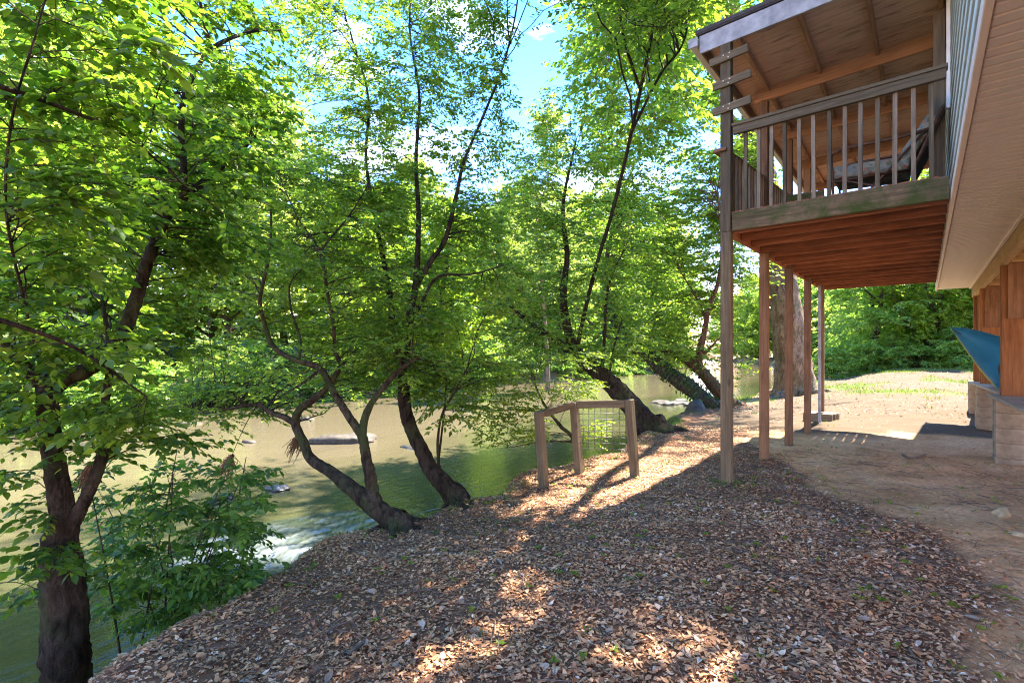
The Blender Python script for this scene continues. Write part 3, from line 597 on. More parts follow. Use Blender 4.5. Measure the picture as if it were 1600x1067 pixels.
# ------------------------------------------------------------------ wood tubes and leaves
def unit(v): return v / np.maximum(np.linalg.norm(v, axis=-1, keepdims=True), 1e-9)
def tubes(P, Rr, sides, lump=0.0, seed=0, ridge=0.0):
    """P (n,K,3), Rr (n,K) -> verts, quads"""
    n, K, _ = P.shape; T = unit(np.gradient(P, axis=1)); ch = unit(P[:, -1] - P[:, 0])
    ref = np.where((np.abs(ch[:, 2]) > 0.75)[:, None], np.array((-SN, CS, 0.0)), np.array((0.0, 0, 1)))[:, None, :]
    u = unit(np.cross(T, ref)); v = np.cross(T, u); a = np.arange(sides) * 2 * np.pi / sides
    rr = np.repeat(Rr[:, :, None], sides, 2)
    if lump:
        kk = np.arange(K)[None, :, None]; sd = seed + np.arange(n)[:, None, None]
        rr = rr * (1 + lump * (np.sin(3 * a + 0.55 * kk + sd) * 0.5 + np.sin(2 * a - 0.9 * kk + sd * 2.1) * 0.5 + 0.45 * np.sin(5 * a + 1.7 * kk) + 0.3 * np.sin(7 * a - 2.6 * kk + sd) + 0.25 * np.sin(9 * a + 3.7 * kk)))
    if ridge:
        sl = np.concatenate((np.zeros((n, 1)), np.cumsum(np.linalg.norm(np.diff(P, axis=1), axis=2), 1)), 1)[:, :, None]; aa = a[None, None, :]
        w_ = 0.9 * np.sin(3.1 * sl + seed) + 0.6 * np.sin(7.7 * sl + 2 * aa + seed) + 0.35 * np.sin(17 * sl - 3 * aa)
        rr = rr * (1 + ridge * (np.abs(np.sin(5 * aa + w_)) - .6) + ridge * .6 * np.sin(9 * aa - 23 * sl + 1.3 * w_) * np.sin(31 * sl + 4 * aa) + ridge * .5 * np.sin(13 * aa + 2 * w_) * np.sin(57 * sl + w_ * 3))
    V = P[:, :, None, :] + rr[..., None] * (np.cos(a)[:, None] * u[:, :, None, :] + np.sin(a)[:, None] * v[:, :, None, :])
    I = np.arange(n * K * sides).reshape(n, K, sides); J = np.roll(I, -1, 2)
    Q = np.stack((I[:, :-1], J[:, :-1], J[:, 1:], I[:, 1:]), -1).reshape(-1, 4)
    return V.reshape(-1, 3), Q
def join(parts):
    Vs, Fs, o = [], [], 0
    for V, Q in parts: Vs.append(V); Fs.append(Q + o); o += len(V)
    return np.concatenate(Vs), np.concatenate(Fs)
def crom(pts, rad, step):
    pts = np.asarray(pts, float); rad = np.asarray(rad, float); n = len(pts)
    E = np.vstack((2 * pts[0] - pts[1], pts, 2 * pts[-1] - pts[-2])); P, Q = [], []
    for i in range(n - 1):
        p0, p1, p2, p3 = E[i], E[i + 1], E[i + 2], E[i + 3]; m = max(2, int(np.linalg.norm(p2 - p1) / step))
        t = np.linspace(0, 1, m, endpoint=(i == n - 2))[:, None]
        P.append(0.5 * (2 * p1 + (p2 - p0) * t + (2 * p0 - 5 * p1 + 4 * p2 - p3) * t ** 2 + (3 * p1 - p0 - 3 * p2 + p3) * t ** 3)); Q.append(rad[i] + (rad[i + 1] - rad[i]) * t[:, 0])
    return np.vstack(P), np.concatenate(Q)
def leaf_mesh(name, P, D, Nn, Ls, Ws, tint, detail=0, curl=None):
    """folded leaves; detail 0: 2 triangles, 1: pointed oval with midrib"""
    D = unit(D); S = unit(np.cross(Nn, D)); Nn = np.cross(D, S); L = Ls[:, None]; W = Ws[:, None]; n = len(P)
    if detail == 0:
        V = np.stack((P, P + D * L * 0.45 + S * W * 0.5 + Nn * W * 0.12, P + D * L - Nn * L * 0.08, P + D * L * 0.45 - S * W * 0.5 + Nn * W * 0.12), 1)
        b = (np.arange(n) * 4)[:, None]; Fc = [np.concatenate((b + np.array([0, 1, 2]), b + np.array([0, 2, 3])))]
        k = 4
    else:
        cu = 1.0 if curl is None else curl[:, None]
        def q(t, s, h): return P + D * L * t + S * W * s + Nn * (W * h * (cu * 2.2 if curl is not None else 1.0) - L * 0.16 * t * t * cu)
        V = np.stack((q(0, 0, 0), q(.22, .40, .10), q(.55, .46, .10), q(1, 0, 0), q(.55, -.46, .10), q(.22, -.40, .10), q(.30, 0, 0), q(.62, 0, 0)), 1)
        b = (np.arange(n) * 8)[:, None]
        Fc = [np.concatenate((b + np.array([0, 1, 6]), b + np.array([2, 3, 7]), b + np.array([0, 6, 5]), b + np.array([7, 3, 4]))), np.concatenate((b + np.array([1, 2, 7, 6]), b + np.array([6, 7, 4, 5])))]
        k = 8
    return np_mesh(name, V.reshape(-1, 3), Fc, np.repeat(tint, k), detail > 0)

def sprays(limbs, T, g, ntw=8, twl=0.45, nlf=11, ls=0.07, lw=0.45, droop=0.15, br=0.006, flat=0.8, leaf_jit=0.7, start=0.3, far=False):
    """branches from the nearest limb to every target, twigs on them, leaves on the twigs"""
    zb_ = max(l[0][0, 2] for l in limbs[:1]) + 0.9; limbs = [l for l in limbs if l[0][-1, 2] > zb_] or limbs
    LP = np.concatenate([l[0] for l in limbs]); LR = np.concatenate([l[1] for l in limbs])
    n = len(T); S = np.empty((n, 3)); sr = np.empty(n)
    for i in range(n):
        d = T[i] - LP; c = np.linalg.norm(d, axis=1) + 0.9 * np.maximum(0, -d[:, 2]); c = c * g.uniform(1, 1.55, len(LP))
        j = int(np.argmin(c)); S[i] = LP[j]; sr[i] = LR[j]
    d = np.linalg.norm(T - S, axis=1)[:, None]; hz = T - S; hz[:, 2] *= 0.3; hz = unit(hz)
    P1 = S + unit(T - S) * d * 0.33 + np.array((0, 0, 1.0)) * d * g.uniform(0.02, 0.22, (n, 1)) + g.normal(size=(n, 3)) * d * 0.06
    P2 = T - hz * d * 0.33 + np.array((0, 0, 1.0)) * d * g.uniform(-0.02, 0.12, (n, 1)) + g.normal(size=(n, 3)) * d * 0.06
    K = 9; t = np.linspace(0, 1, K)[None, :, None]
    B = (1 - t) ** 3 * S[:, None] + 3 * (1 - t) ** 2 * t * P1[:, None] + 3 * (1 - t) * t * t * P2[:, None] + t ** 3 * T[:, None]
    B[:, 1:-1] += g.normal(size=(n, K - 2, 3)) * (0.012 * d[:, None])
    r0 = np.minimum(br * (0.7 + 0.5 * d[:, 0]), sr * 0.75)
    BR = r0[:, None] * np.linspace(1, 0.25, K)[None]
    V, Q = tubes(B[:, ::2], BR[:, ::2], 3) if far else tubes(B, BR, 4)
    parts = [(V, Q)]
    # twigs
    tt = np.clip(start + (1 - start) * (np.arange(ntw)[None] + g.uniform(0, 1, (n, ntw))) / ntw, 0, 0.999); f = tt * (K - 1); i0 = f.astype(int); fr = (f - i0)[..., None]
    ar = np.arange(n)[:, None]; A = B[ar, i0] * (1 - fr) + B[ar, i0 + 1] * fr; tan = unit(B[ar, i0 + 1] - B[ar, i0])
    sd = np.where((np.arange(ntw) % 2 == 0)[None, :], 1.0, -1.0) * np.ones((n, 1)); ang = sd * g.uniform(0.45, 1.15, (n, ntw))
    up = np.array((0, 0, 1.0)); hor = tan * np.array((1, 1, 1 - flat)); hor = unit(hor + 1e-4); per = unit(np.cross(up, hor))
    td = unit(hor * np.cos(ang)[..., None] + per * np.sin(ang)[..., None] + g.normal(size=(n, ntw, 3)) * (0.12 + 0.35 * (1 - flat)))
    tl = twl * g.uniform(0.55, 1.2, (n, ntw)) * (1.15 - 0.45 * tt)
    KT = 4; s = np.linspace(0, 1, KT)[None, None, :, None]
    W = A[:, :, None] + td[:, :, None] * (tl[..., None, None] * s) - up * (droop * tl[..., None, None] * s * s) + g.normal(size=(n, ntw, KT, 3)) * 0.01 * s * tl[..., None, None] * 4
    W = W.reshape(-1, KT, 3); tl = tl.ravel(); td = td.reshape(-1, 3)
    V2, Q2 = tubes(W[:, [0, 3]] if far else W[:, [0, 1, 3]], np.repeat(np.array([[1, .4]]) if far else np.array([[1, .8, .35]]), len(W), 0) * (br * 0.32), 3); parts.append((V2, Q2))
    # leaves
    m = len(W); q = np.clip((np.arange(nlf)[None] + g.uniform(0.1, 0.9, (m, nlf))) / nlf, 0, 0.999); q = 0.12 + 0.88 * q; f = q * (KT - 1); i0 = np.minimum(f.astype(int), KT - 2); fr = (f - i0)[..., None]
    ar = np.arange(m)[:, None]; LPn = W[ar, i0] * (1 - fr) + W[ar, i0 + 1] * fr; tn = unit(W[ar, i0 + 1] - W[ar, i0])
    sd = np.where((np.arange(nlf) % 2 == 0)[None], 1.0, -1.0) * np.ones((m, 1)); ang = sd * g.uniform(0.5, 1.25, (m, nlf)); ang[:, -1] *= 0.2
    per = unit(np.cross(up, tn)); nn = unit(up + g.normal(size=(m, nlf, 3)) * leaf_jit)
    ld = unit(tn * np.cos(ang)[..., None] + per * np.sin(ang)[..., None] + g.normal(size=(m, nlf, 3)) * 0.2 - up * 0.12)
    sz = ls * g.uniform(0.45, 1.3, (m, nlf)); cl = np.repeat(g.uniform(-0.18, 0.18, n), ntw)[:, None]
    ti = np.clip(0.47 + 1.2 * cl + g.normal(0, 0.22, (m, nlf)), 0, 1)
    return join(parts), (LPn.reshape(-1, 3), ld.reshape(-1, 3), nn.reshape(-1, 3), sz.ravel(), sz.ravel() * lw * g.uniform(0.85, 1.2, m * nlf), ti.ravel())

def px_limb(pts, Z0, Z1, r0, r1, step=0.08, flare=None):
    n = len(pts); Z = np.linspace(Z0, Z1, n); P = np.array([at(p[0], p[1], z) for p, z in zip(pts, Z)]); rad = np.linspace(r0, r1, n)
    if flare: rad[0] *= flare
    return crom(P, rad, step)
def px_targets(g, regs, gap=0.0, freq=1.6):
    o = []
    for (x0, x1, y0, y1, Z0, Z1, c) in regs:
        k = 0
        while k < c:
            px, py, Z = g.uniform(x0, x1), g.uniform(y0, y1), g.uniform(Z0, Z1); p = at(px, py, Z)
            if gap and math.sin(p[0] * freq + 1) * math.sin(p[1] * freq + 2) * math.sin(p[2] * freq * 1.2 + 0.5) < -1 + 2 * 0.5 * gap and g.uniform() < 0.85 * gap: continue
            o.append(p); k += 1
    return np.array(o)
def fine(l, step):
    P, Rr = l; d = np.concatenate(([0], np.cumsum(np.linalg.norm(np.diff(P, axis=0), axis=1)))); q = np.linspace(0, d[-1], max(4, int(d[-1] / step)))
    return np.stack([np.interp(q, d, P[:, k]) for k in range(3)], -1), np.interp(q, d, Rr)
def tree(name, label, limbs, T, seed, bark, leafm, base, group=None, cat='tree', detail=0, sides=12, lump=0.10, ridge=0.0, **kw):
    g = np.random.default_rng(seed); root = thing(name, label, cat, tuple(base), group); off = np.array(base, float)
    V, Q = join([tubes(fine(l, l[1].max() * .2)[0][None] - off, fine(l, l[1].max() * .2)[1][None], 30, lump * .5, i, ridge) if ridge and l[1].max() > max(.035, .3 * limbs[0][1].max()) else tubes(l[0][None] - off, l[1][None], sides if l[1].max() > 0.03 else 7, lump, i) for i, l in enumerate(limbs)])
    tr = link('trunk', np_mesh('trunk', V, Q, None, True), bark, root)
    if T is not None and len(T):
        (bV, bQ), lf = sprays(limbs, T, g, **kw)
        link('branches', np_mesh('branches', bV - off, bQ, None, True), bark, root)['kind'] = 'stuff'
        cr = link('crown', leaf_mesh('crown', lf[0] - off, *lf[1:], detail=detail), leafm, root); cr['kind'] = 'stuff'
        return root, lf
    return root, None
def gbase(px, py, dz=-0.1):
    p, Z = on_ground(px, py); return p, Z
g0 = np.random.default_rng(21)

def root(px, py, Z, dx=0.0):
    p = at(px, py, Z); p[0] += dx; p[2] = float(gz(p[0], p[1])) - 0.35; return p
def roots(c, r, n, g, reach=0.55):
    o = []
    for k in range(n):
        a = 6.28 * (k + g.uniform(0, .6)) / n; d = np.array((math.cos(a), math.sin(a), 0)); L = reach * g.uniform(.6, 1.2); pts = [np.array((c[0], c[1], float(gz(c[0], c[1])) + r * 1.1)) + d * r * .35]
        for q, up_ in ((.35, .35), (.7, .05), (1.0, -.9)):
            p = c + d * (L * q) + np.array((-d[1], d[0], 0)) * g.normal(0, .05); p[2] = float(gz(p[0], p[1])) + r * .4 * up_; pts.append(p)
        o.append(crom(pts, [r * .5, r * .38, r * .24, r * .08], .05))
    return o
# ---- tree 1: dark trunked tree on the water's edge
z1 = 2.95
b1 = at(110, 1005, z1); b1[2] = float(gz(b1[0], b1[1])) - 0.25
l1 = [crom([b1, at(100, 930, z1), at(92, 880, z1), at(98, 800, z1), at(84, 720, z1), at(74, 640, z1), at(72, 600, z1), at(50, 585, z1 - .05), at(25, 555, z1 - .1), at(-20, 510, z1 - .2)], [0.13, 0.105, 0.108, 0.062, 0.05, 0.05, 0.05, 0.036, 0.026, 0.013], 0.05),
      crom([at(74, 612, z1), at(100, 592, z1), at(145, 572, z1 + .05), at(190, 525, z1 + .15), at(214, 462, z1 + .25), at(234, 400, z1 + .4), at(262, 338, z1 + .55), at(310, 290, z1 + .7), at(352, 258, z1 + .9), at(400, 215, z1 + 1.2)], [.052, .047, .043, .040, .037, .033, .029, .022, .015, .008], 0.05),
      crom([at(105, 835, z1), at(128, 790, z1 + .02), at(152, 738, z1 + .08), at(166, 690, z1 + .12), at(163, 640, z1 + .15), at(172, 560, z1 + .2), at(160, 470, z1 + .3)], [.042, .035, .031, .028, .024, .018, .01], 0.05),
      crom([at(285, 310, z1 + .6), at(287, 260, z1 + .6), at(283, 200, z1 + .65), at(292, 140, z1 + .8), at(330, 78, z1 + 1), at(392, 50, z1 + 1.3), at(440, 48, z1 + 1.5)], [.026, .024, .022, .02, .017, .013, .008], 0.05),
      crom([at(330, 78, z1 + 1), at(318, 30, z1 + .9), at(310, -40, z1 + .8), at(330, -160, z1 + .6)], [.015, .013, .011, .008], 0.06),
      crom([at(80, 640, z1), at(40, 480, z1 - .4), at(10, 330, z1 - .7), at(20, 180, z1 - .8), at(60, 40, z1 - .8), at(110, -150, z1 - .8)], [.009, .007, .006, .005, .004, .003], 0.06),
      crom([at(-120, 90, 1.9), at(0, 135, 2.1), at(100, 170, 2.3), at(200, 215, 2.5), at(300, 300, 2.8)], [.012, .011, .009, .007, .004], 0.06),
      crom([at(-150, 460, 2.0), at(0, 500, 2.1), at(120, 545, 2.3), at(230, 620, 2.6)], [.012, .011, .009, .004], 0.06)]
l1 += roots(b1, .09, 6, g0, .38)
T1 = px_targets(g0, [(-90, 300, -80, 120, 2.0, 3.0, 30), (100, 380, -80, 150, 3.4, 4.6, 26), (-90, 210, 90, 340, 2.0, 3.0, 44), (-90, 200, 320, 570, 2.2, 3.0, 34), (120, 400, 110, 340, 3.3, 4.6, 40), (60, 380, 320, 580, 3.4, 4.8, 46), (-30, 230, 540, 680, 2.5, 3.3, 22), (220, 460, 180, 440, 3.1, 4.4, 40), (300, 470, 0, 200, 3.6, 4.8, 22), (-40, 130, 680, 930, 2.6, 3.2, 13), (150, 330, 600, 720, 3.0, 3.6, 8), (-300, 300, -420, -90, 2.0, 4.0, 26)])
r1, lf1 = tree('riverside_tree', 'dark trunked broad leaved tree with swollen base at the water edge', l1, T1, 31, M['bark_dark'], M['leaf_near'], b1, detail=1, sides=22, lump=0.12, ridge=0.10, ntw=8, twl=0.32, nlf=10, ls=0.060, lw=0.54, br=0.005, leaf_jit=0.5)
# the nearest leaves of tree 1 as parts of their own
P_, D_, N_, L_, W_, t_ = lf1
rel = P_ - np.array((0, 0, CAMZ)); Zc = rel @ np.array((-SN, CS, 0)); Xc = rel @ np.array((CS, SN, 0)); ux = 800 + F * Xc / np.maximum(Zc, .1); uy = HY - F * rel[:, 2] / np.maximum(Zc, .1)
vis = (Zc > 0.8) & (ux > 20) & (ux < 500) & (uy > 20) & (uy < 700); order = np.argsort(np.where(vis, Zc, 99))[:300]
one = [leaf_mesh('leaf', np.zeros((1, 3)), np.array([[1.0, 0, 0]]), np.array([[0, 0, 1.0]]), np.ones(1), np.ones(1) * 0.52, np.array([q]), 1) for q in (0.3, 0.45, 0.6, 0.75)]
for me in one: me.materials.append(M['leaf_near'])
for k, i in enumerate(order):
    x = Vector(D_[i]).normalized(); yv = Vector(N_[i]).cross(x).normalized(); zv = x.cross(yv)
    o = link('leaf', one[k % 4], None, r1); o.rotation_mode = 'QUATERNION'; o.rotation_quaternion = Matrix((x, yv, zv)).transposed().to_quaternion()
    o.location = Vector(P_[i]) - Vector(b1) + zv * 0.004; s = L_[i]; o.scale = (s, s, s)
# ---- tree 2: two stems leaning over the river
b2 = at(628, 822, 4.65); z2 = 4.65
l2 = [crom([root(640, 830, 4.6, .12), at(622, 818, z2), at(606, 808, z2), at(568, 778, z2 + .1), at(518, 738, z2 + .35), at(485, 716, z2 + .5), at(474, 690, z2 + .55), at(461, 660, z2 + .65), at(468, 640, z2 + .68), at(482, 630, z2 + .7), at(506, 611, z2 + .75), at(522, 590, z2 + .75), at(537, 564, z2 + .8)], [.17, .12, .095, .08, .056, .05, .045, .043, .04, .038, .034, .03, .025], 0.05),
      crom([at(590, 795, z2), at(582, 768, z2 + .1), at(578, 740, z2 + .1), at(572, 715, z2 + .12), at(566, 682, z2 + .15), at(548, 655, z2 + .2), at(522, 614, z2 + .3), at(500, 576, z2 + .35), at(460, 562, z2 + .4), at(426, 540, z2 + .5), at(411, 497, z2 + .5), at(406, 470, z2 + .5), at(414, 430, z2 + .5), at(421, 395, z2 + .5), at(423, 330, z2 + .6), at(410, 260, z2 + .7)], [.07, .06, .053, .048, .044, .037, .034, .031, .027, .026, .02, .018, .016, .014, .011, .006], 0.05),
      crom([at(566, 684, z2 + .15), at(571, 650, z2 + .2), at(586, 622, z2 + .3), at(620, 582, z2 + .5), at(650, 560, z2 + .7)], [.045, .036, .03, .024, .012], 0.05),
      crom([at(461, 662, z2 + .65), at(445, 652, z2 + .7), at(424, 645, z2 + .8), at(400, 632, z2 + .9), at(350, 640, z2 + 1), at(300, 645, z2 + 1.1)], [.036, .032, .028, .022, .014, .007], 0.05),
      crom([at(534, 568, z2 + .8), at(524, 552, z2 + .8), at(521, 509, z2 + .8), at(513, 466, z2 + .8), at(507, 425, z2 + .85), at(502, 394, z2 + .9), at(520, 368, z2 + .95), at(545, 338, z2 + 1), at(575, 290, z2 + 1.1)], [.022, .021, .02, .019, .017, .016, .013, .01, .006], 0.05),
      crom([at(502, 396, z2 + .9), at(488, 372, z2 + .95), at(465, 340, z2 + 1), at(440, 285, z2 + 1.2)], [.012, .011, .009, .005], 0.05),
      crom([at(468, 560, z2 + .4), at(469, 530, z2 + .45), at(455, 483, z2 + .5), at(453, 444, z2 + .5), at(472, 420, z2 + .5)], [.014, .013, .011, .009, .005], 0.05),
      crom([at(500, 578, z2 + .35), at(470, 600, z2 + .5), at(440, 618, z2 + .7), at(427, 628, z2 + .8)], [.016, .013, .01, .006], 0.05)]
l2 += roots(at(622, 816, 4.65), .10, 5, g0, .4)
T2 = px_targets(g0, [(330, 640, 240, 420, 5.0, 7.4, 90), (330, 660, 400, 600, 4.9, 7.0, 95), (250, 480, 560, 650, 5.2, 6.6, 26), (560, 720, 520, 600, 5.0, 6.2, 18), (230, 420, 600, 665, 5.4, 7.0, 20), (300, 640, 540, 625, 6.0, 8.5, 40)], 0.6, 1.9)
tree('leaning_hornbeam', 'slender two stemmed tree forking low and leaning out over the river', l2, T2, 32, M['bark_mid'], M['leaf_mid'], b2, ridge=0.09, ntw=8, twl=0.42, nlf=11, ls=0.066, lw=0.44, br=0.0055, detail=0)
# ---- tree 3
z3 = 5.55; b3 = at(715, 778, z3)
l3 = [crom([root(724, 785, z3, .12), at(712, 776, z3), at(700, 764, z3), at(690, 752, z3), at(673, 733, z3 + .05), at(660, 706, z3 + .1), at(649, 684, z3 + .15), at(636, 651, z3 + .2), at(631, 615, z3 + .25), at(632, 579, z3 + .3), at(634, 537, z3 + .4), at(642, 480, z3 + .5), at(650, 440, z3 + .6), at(654, 340, z3 + .8), at(650, 250, z3 + 1), at(655, 150, z3 + 1.2), at(640, 40, z3 + 1.4), at(650, -80, z3 + 1.6)], [.18, .135, .108, .096, .086, .08, .076, .073, .07, .066, .056, .046, .038, .03, .024, .018, .013, .008], 0.06),
      crom([at(635, 600, z3 + .3), at(622, 545, z3 + .5), at(613, 505, z3 + .6), at(609, 460, z3 + .8), at(598, 400, z3 + 1), at(585, 330, z3 + 1.2), at(572, 250, z3 + 1.4), at(575, 150, z3 + 1.5), at(550, 60, z3 + 1.6), at(520, -60, z3 + 1.6), at(540, -220, z3 + 1.6)], [.05, .046, .04, .036, .03, .026, .02, .016, .012, .009, .006], 0.06),
      crom([at(632, 560, z3 + .3), at(642, 512, z3 + .3), at(663, 464, z3 + .3), at(686, 432, z3 + .3), at(740, 428, z3 + .3), at(800, 410, z3 + .3)], [.03, .026, .02, .016, .011, .006], 0.05),
      crom([at(648, 450, z3 + .55), at(672, 410, z3 + .6), at(695, 375, z3 + .7), at(712, 310, z3 + .8), at(726, 250, z3 + .9), at(760, 170, z3 + 1.1), at(790, 90, z3 + 1.2), at(810, -20, z3 + 1.3), at(800, -160, z3 + 1.3), at(830, -320, z3 + 1.2)], [.034, .032, .03, .026, .02, .017, .014, .011, .009, .006], 0.06),
      crom([at(690, 754, z3), at(684, 700, z3), at(690, 650, z3 - .05), at(712, 610, z3 - .1), at(730, 575, z3 - .1)], [.018, .016, .014, .011, .006], 0.05),
      crom([at(684, 730, z3), at(692, 660, z3 + .1), at(697, 600, z3 + .1)], [.014, .012, .006], 0.05)]
l3 += roots(at(712, 775, z3), .12, 6, g0, .45)
T3 = px_targets(g0, [(400, 780, -60, 150, 6.0, 9.0, 115), (420, 800, 120, 330, 5.8, 8.6, 130), (560, 820, 320, 470, 5.7, 8.0, 72), (560, 820, 460, 600, 5.4, 7.2, 58), (650, 760, 590, 660, 5.2, 5.8, 10), (400, 1000, -520, -60, 4.6, 8.0, 60)], 0.85, 1.9)
tree('riverside_hornbeam', 'tall dark trunk rising from the bank with vines at its foot', l3, T3, 33, M['bark_dark'], M['leaf_mid'], b3, ridge=0.11, ntw=9, twl=0.42, nlf=13, ls=0.07, lw=0.44, br=0.0055)
# ---- sapling behind the corner fence
zs = 6.9; bs = at(912, 715, zs)
ls_ = [crom([root(916, 722, zs), at(898, 690, zs + .1), at(878, 668, zs + .2), at(862, 648, zs + .3), at(845, 622, zs + .4), at(835, 590, zs + .5), at(850, 560, zs + .6)], [.035, .03, .026, .022, .018, .012, .007], 0.05),
       crom([at(862, 650, zs + .3), at(820, 640, zs + .2), at(770, 640, zs + .1), at(720, 630, zs)], [.014, .011, .008, .004], 0.05), crom([at(898, 690, zs + .1), at(850, 690, zs - .1), at(790, 700, zs - .2)], [.014, .01, .005], 0.05)]
Ts = px_targets(g0, [(720, 950, 550, 615, 6.5, 7.6, 40), (700, 860, 590, 640, 6.4, 7.2, 18), (750, 840, 650, 705, 6.3, 6.9, 16), (915, 960, 650, 690, 7.0, 7.4, 5)])
tree('bank_sapling', 'low sapling with flat lime green sprays behind the corner fence', ls_, Ts, 34, M['bark_mid'], M['leaf_lime'], bs, ntw=8, twl=0.34, nlf=11, ls=0.06, lw=0.42, br=0.004, flat=0.95)
# ---- bush below tree 1
zb = 3.75; bb = at(290, 915, zb); bb[2] = float(gz(bb[0], bb[1]))
lb = []
for k in range(13):
    e_ = at(g0.uniform(140, 415), g0.uniform(690, 860), g0.uniform(3.3, 4.4)); s_ = np.array((bb[0] + g0.uniform(-.25, .2), bb[1] + g0.uniform(-.45, .3), 0)); s_[2] = float(gz(s_[0], s_[1])) - .05
    mid = (s_ + e_) / 2 + np.array((0, 0, .12)); lb.append(crom([s_, mid, e_], [.010, .007, .003], 0.05))
Tb = px_targets(g0, [(150, 410, 770, 930, 3.3, 4.2, 80), (120, 420, 720, 800, 3.4, 4.3, 34), (300, 430, 810, 850, 3.6, 4.3, 10), (130, 330, 880, 985, 3.3, 4.0, 34)])
tree('leafy_bush', 'dense dark green leafy bush overhanging the water beside the trunk', lb, Tb, 35, M['bark_mid'], M['leaf_bush'], bb, cat='bush', detail=1, ntw=6, twl=0.2, nlf=7, ls=0.062, lw=0.45, br=0.004, flat=0.5, leaf_jit=0.6, droop=0.25)
# ---- leaning trunks further along the bank
def ivy_on(root, limb, n, g, t0=0.05, t1=0.85, ls=0.07):
    P, Rr = limb; k = len(P); i = (g.uniform(t0, t1, n) * (k - 2)).astype(int); T = unit(P[i + 1] - P[i]); a = g.normal(size=(n, 3)) + np.array((0, 0, .7)); a = unit(a - (a * T).sum(1)[:, None] * T)
    pos = P[i] + a * (Rr[i] * g.uniform(1.0, 1.35, n))[:, None]; d = unit(np.cross(T, a) * g.normal(size=(n, 1)) - np.array((0, 0, .8)) + a * 0.4); s = ls * g.uniform(.6, 1.3, n)
    off = np.array(root.location); o = link('ivy', leaf_mesh('ivy', pos - off, d, a, s, s * .8, np.clip(g.normal(.5, .2, n), 0, 1)), M['ivy'], root); o['kind'] = 'stuff'
z4 = 10.4; b4 = at(1015, 672, z4)
l4 = [crom([root(1030, 680, z4, .25), at(1018, 670, z4), at(1004, 656, z4), at(985, 632, z4 + .2), at(960, 605, z4 + .4), at(935, 582, z4 + .6), at(905, 556, z4 + .8), at(888, 520, z4 + .9), at(880, 460, z4 + 1), at(886, 400, z4 + 1), at(880, 320, z4 + 1.2), at(900, 220, z4 + 1.4)], [.40, .31, .24, .22, .20, .18, .14, .10, .08, .06, .042, .02], 0.1),
      crom([at(905, 556, z4 + .8), at(850, 520, z4 + 1), at(800, 480, z4 + 1.2), at(770, 420, z4 + 1.3)], [.1, .07, .045, .02], 0.1), crom([at(940, 588, z4 + .6), at(945, 520, z4 + .6), at(950, 450, z4 + .5), at(975, 390, z4 + .5)], [.045, .035, .028, .015], 0.1), crom([at(950, 596, z4 + .5), at(960, 540, z4 + .4), at(972, 500, z4 + .3)], [.03, .022, .012], .1), crom([at(900, 550, z4 + .8), at(925, 440, z4 + .5), at(965, 300, z4), at(1005, 120, 9.2), at(1035, -40, 8.0), at(1040, -180, 7.0), at(1020, -320, 6.2)], [.05, .044, .038, .032, .026, .02, .012], .12), crom([at(985, 210, 9.8), at(1030, 120, 9.0), at(1070, 60, 8.4), at(1080, -60, 7.6)], [.03, .024, .018, .01], .1), crom([at(1000, 140, 9.4), at(975, 60, 8.8), at(960, -40, 8.2), at(930, -180, 7.4)], [.03, .024, .018, .01], .1)]
l4 += roots(at(1018, 670, z4), .3, 6, g0, 1.0)
T4 = px_targets(g0, [(760, 1030, 230, 420, 10.2, 13.0, 95), (740, 1020, 400, 570, 10.0, 12.5, 115), (800, 980, 130, 260, 10.5, 12.5, 24), (940, 1090, -420, 40, 5.4, 9.0, 130), (820, 1000, -500, -60, 5.0, 8.0, 40)], 0.5)
r4, _ = tree('leaning_tree', 'thick dark trunk leaning steeply over the water just behind the corner fence', l4, T4, 36, M['bark_dark'], M['leaf_mid'], b4, ridge=0.10, ntw=8, twl=0.75, nlf=12, ls=0.105, lw=0.46, br=0.006)
z5 = 14.6; b5 = at(1105, 640, z5)
l5 = [crom([root(1126, 648, z5, .3), at(1116, 640, z5), at(1102, 628, z5), at(1085, 612, z5 + .3), at(1060, 594, z5 + .6), at(1030, 572, z5 + 1), at(1005, 550, z5 + 1.2), at(980, 530, z5 + 1.4), at(955, 490, z5 + 1.6), at(945, 430, z5 + 1.8), at(960, 340, z5 + 2)], [.4, .31, .26, .24, .23, .22, .19, .17, .13, .09, .04], 0.12),
      crom([at(990, 540, z5 + 1.3), at(940, 520, z5 + 1.8), at(890, 470, z5 + 2.2)], [.09, .06, .02], .12)]
T5 = px_targets(g0, [(900, 1100, 300, 560, 14.6, 18.5, 110), (920, 1080, 200, 320, 15, 18, 18)], 0.5)
r5, _ = tree('leaning_tree', 'long ivy covered trunk leaning low over the river before the rock bar', l5, T5, 37, M['bark_mid'], M['leaf_mid'], b5, ntw=8, twl=1.0, nlf=12, ls=0.14, lw=0.46, br=0.007)
ivy_on(r5, l5[0], 1500, g0, ls=0.09)
z6 = 15.2; b6 = at(1130, 632, z6)
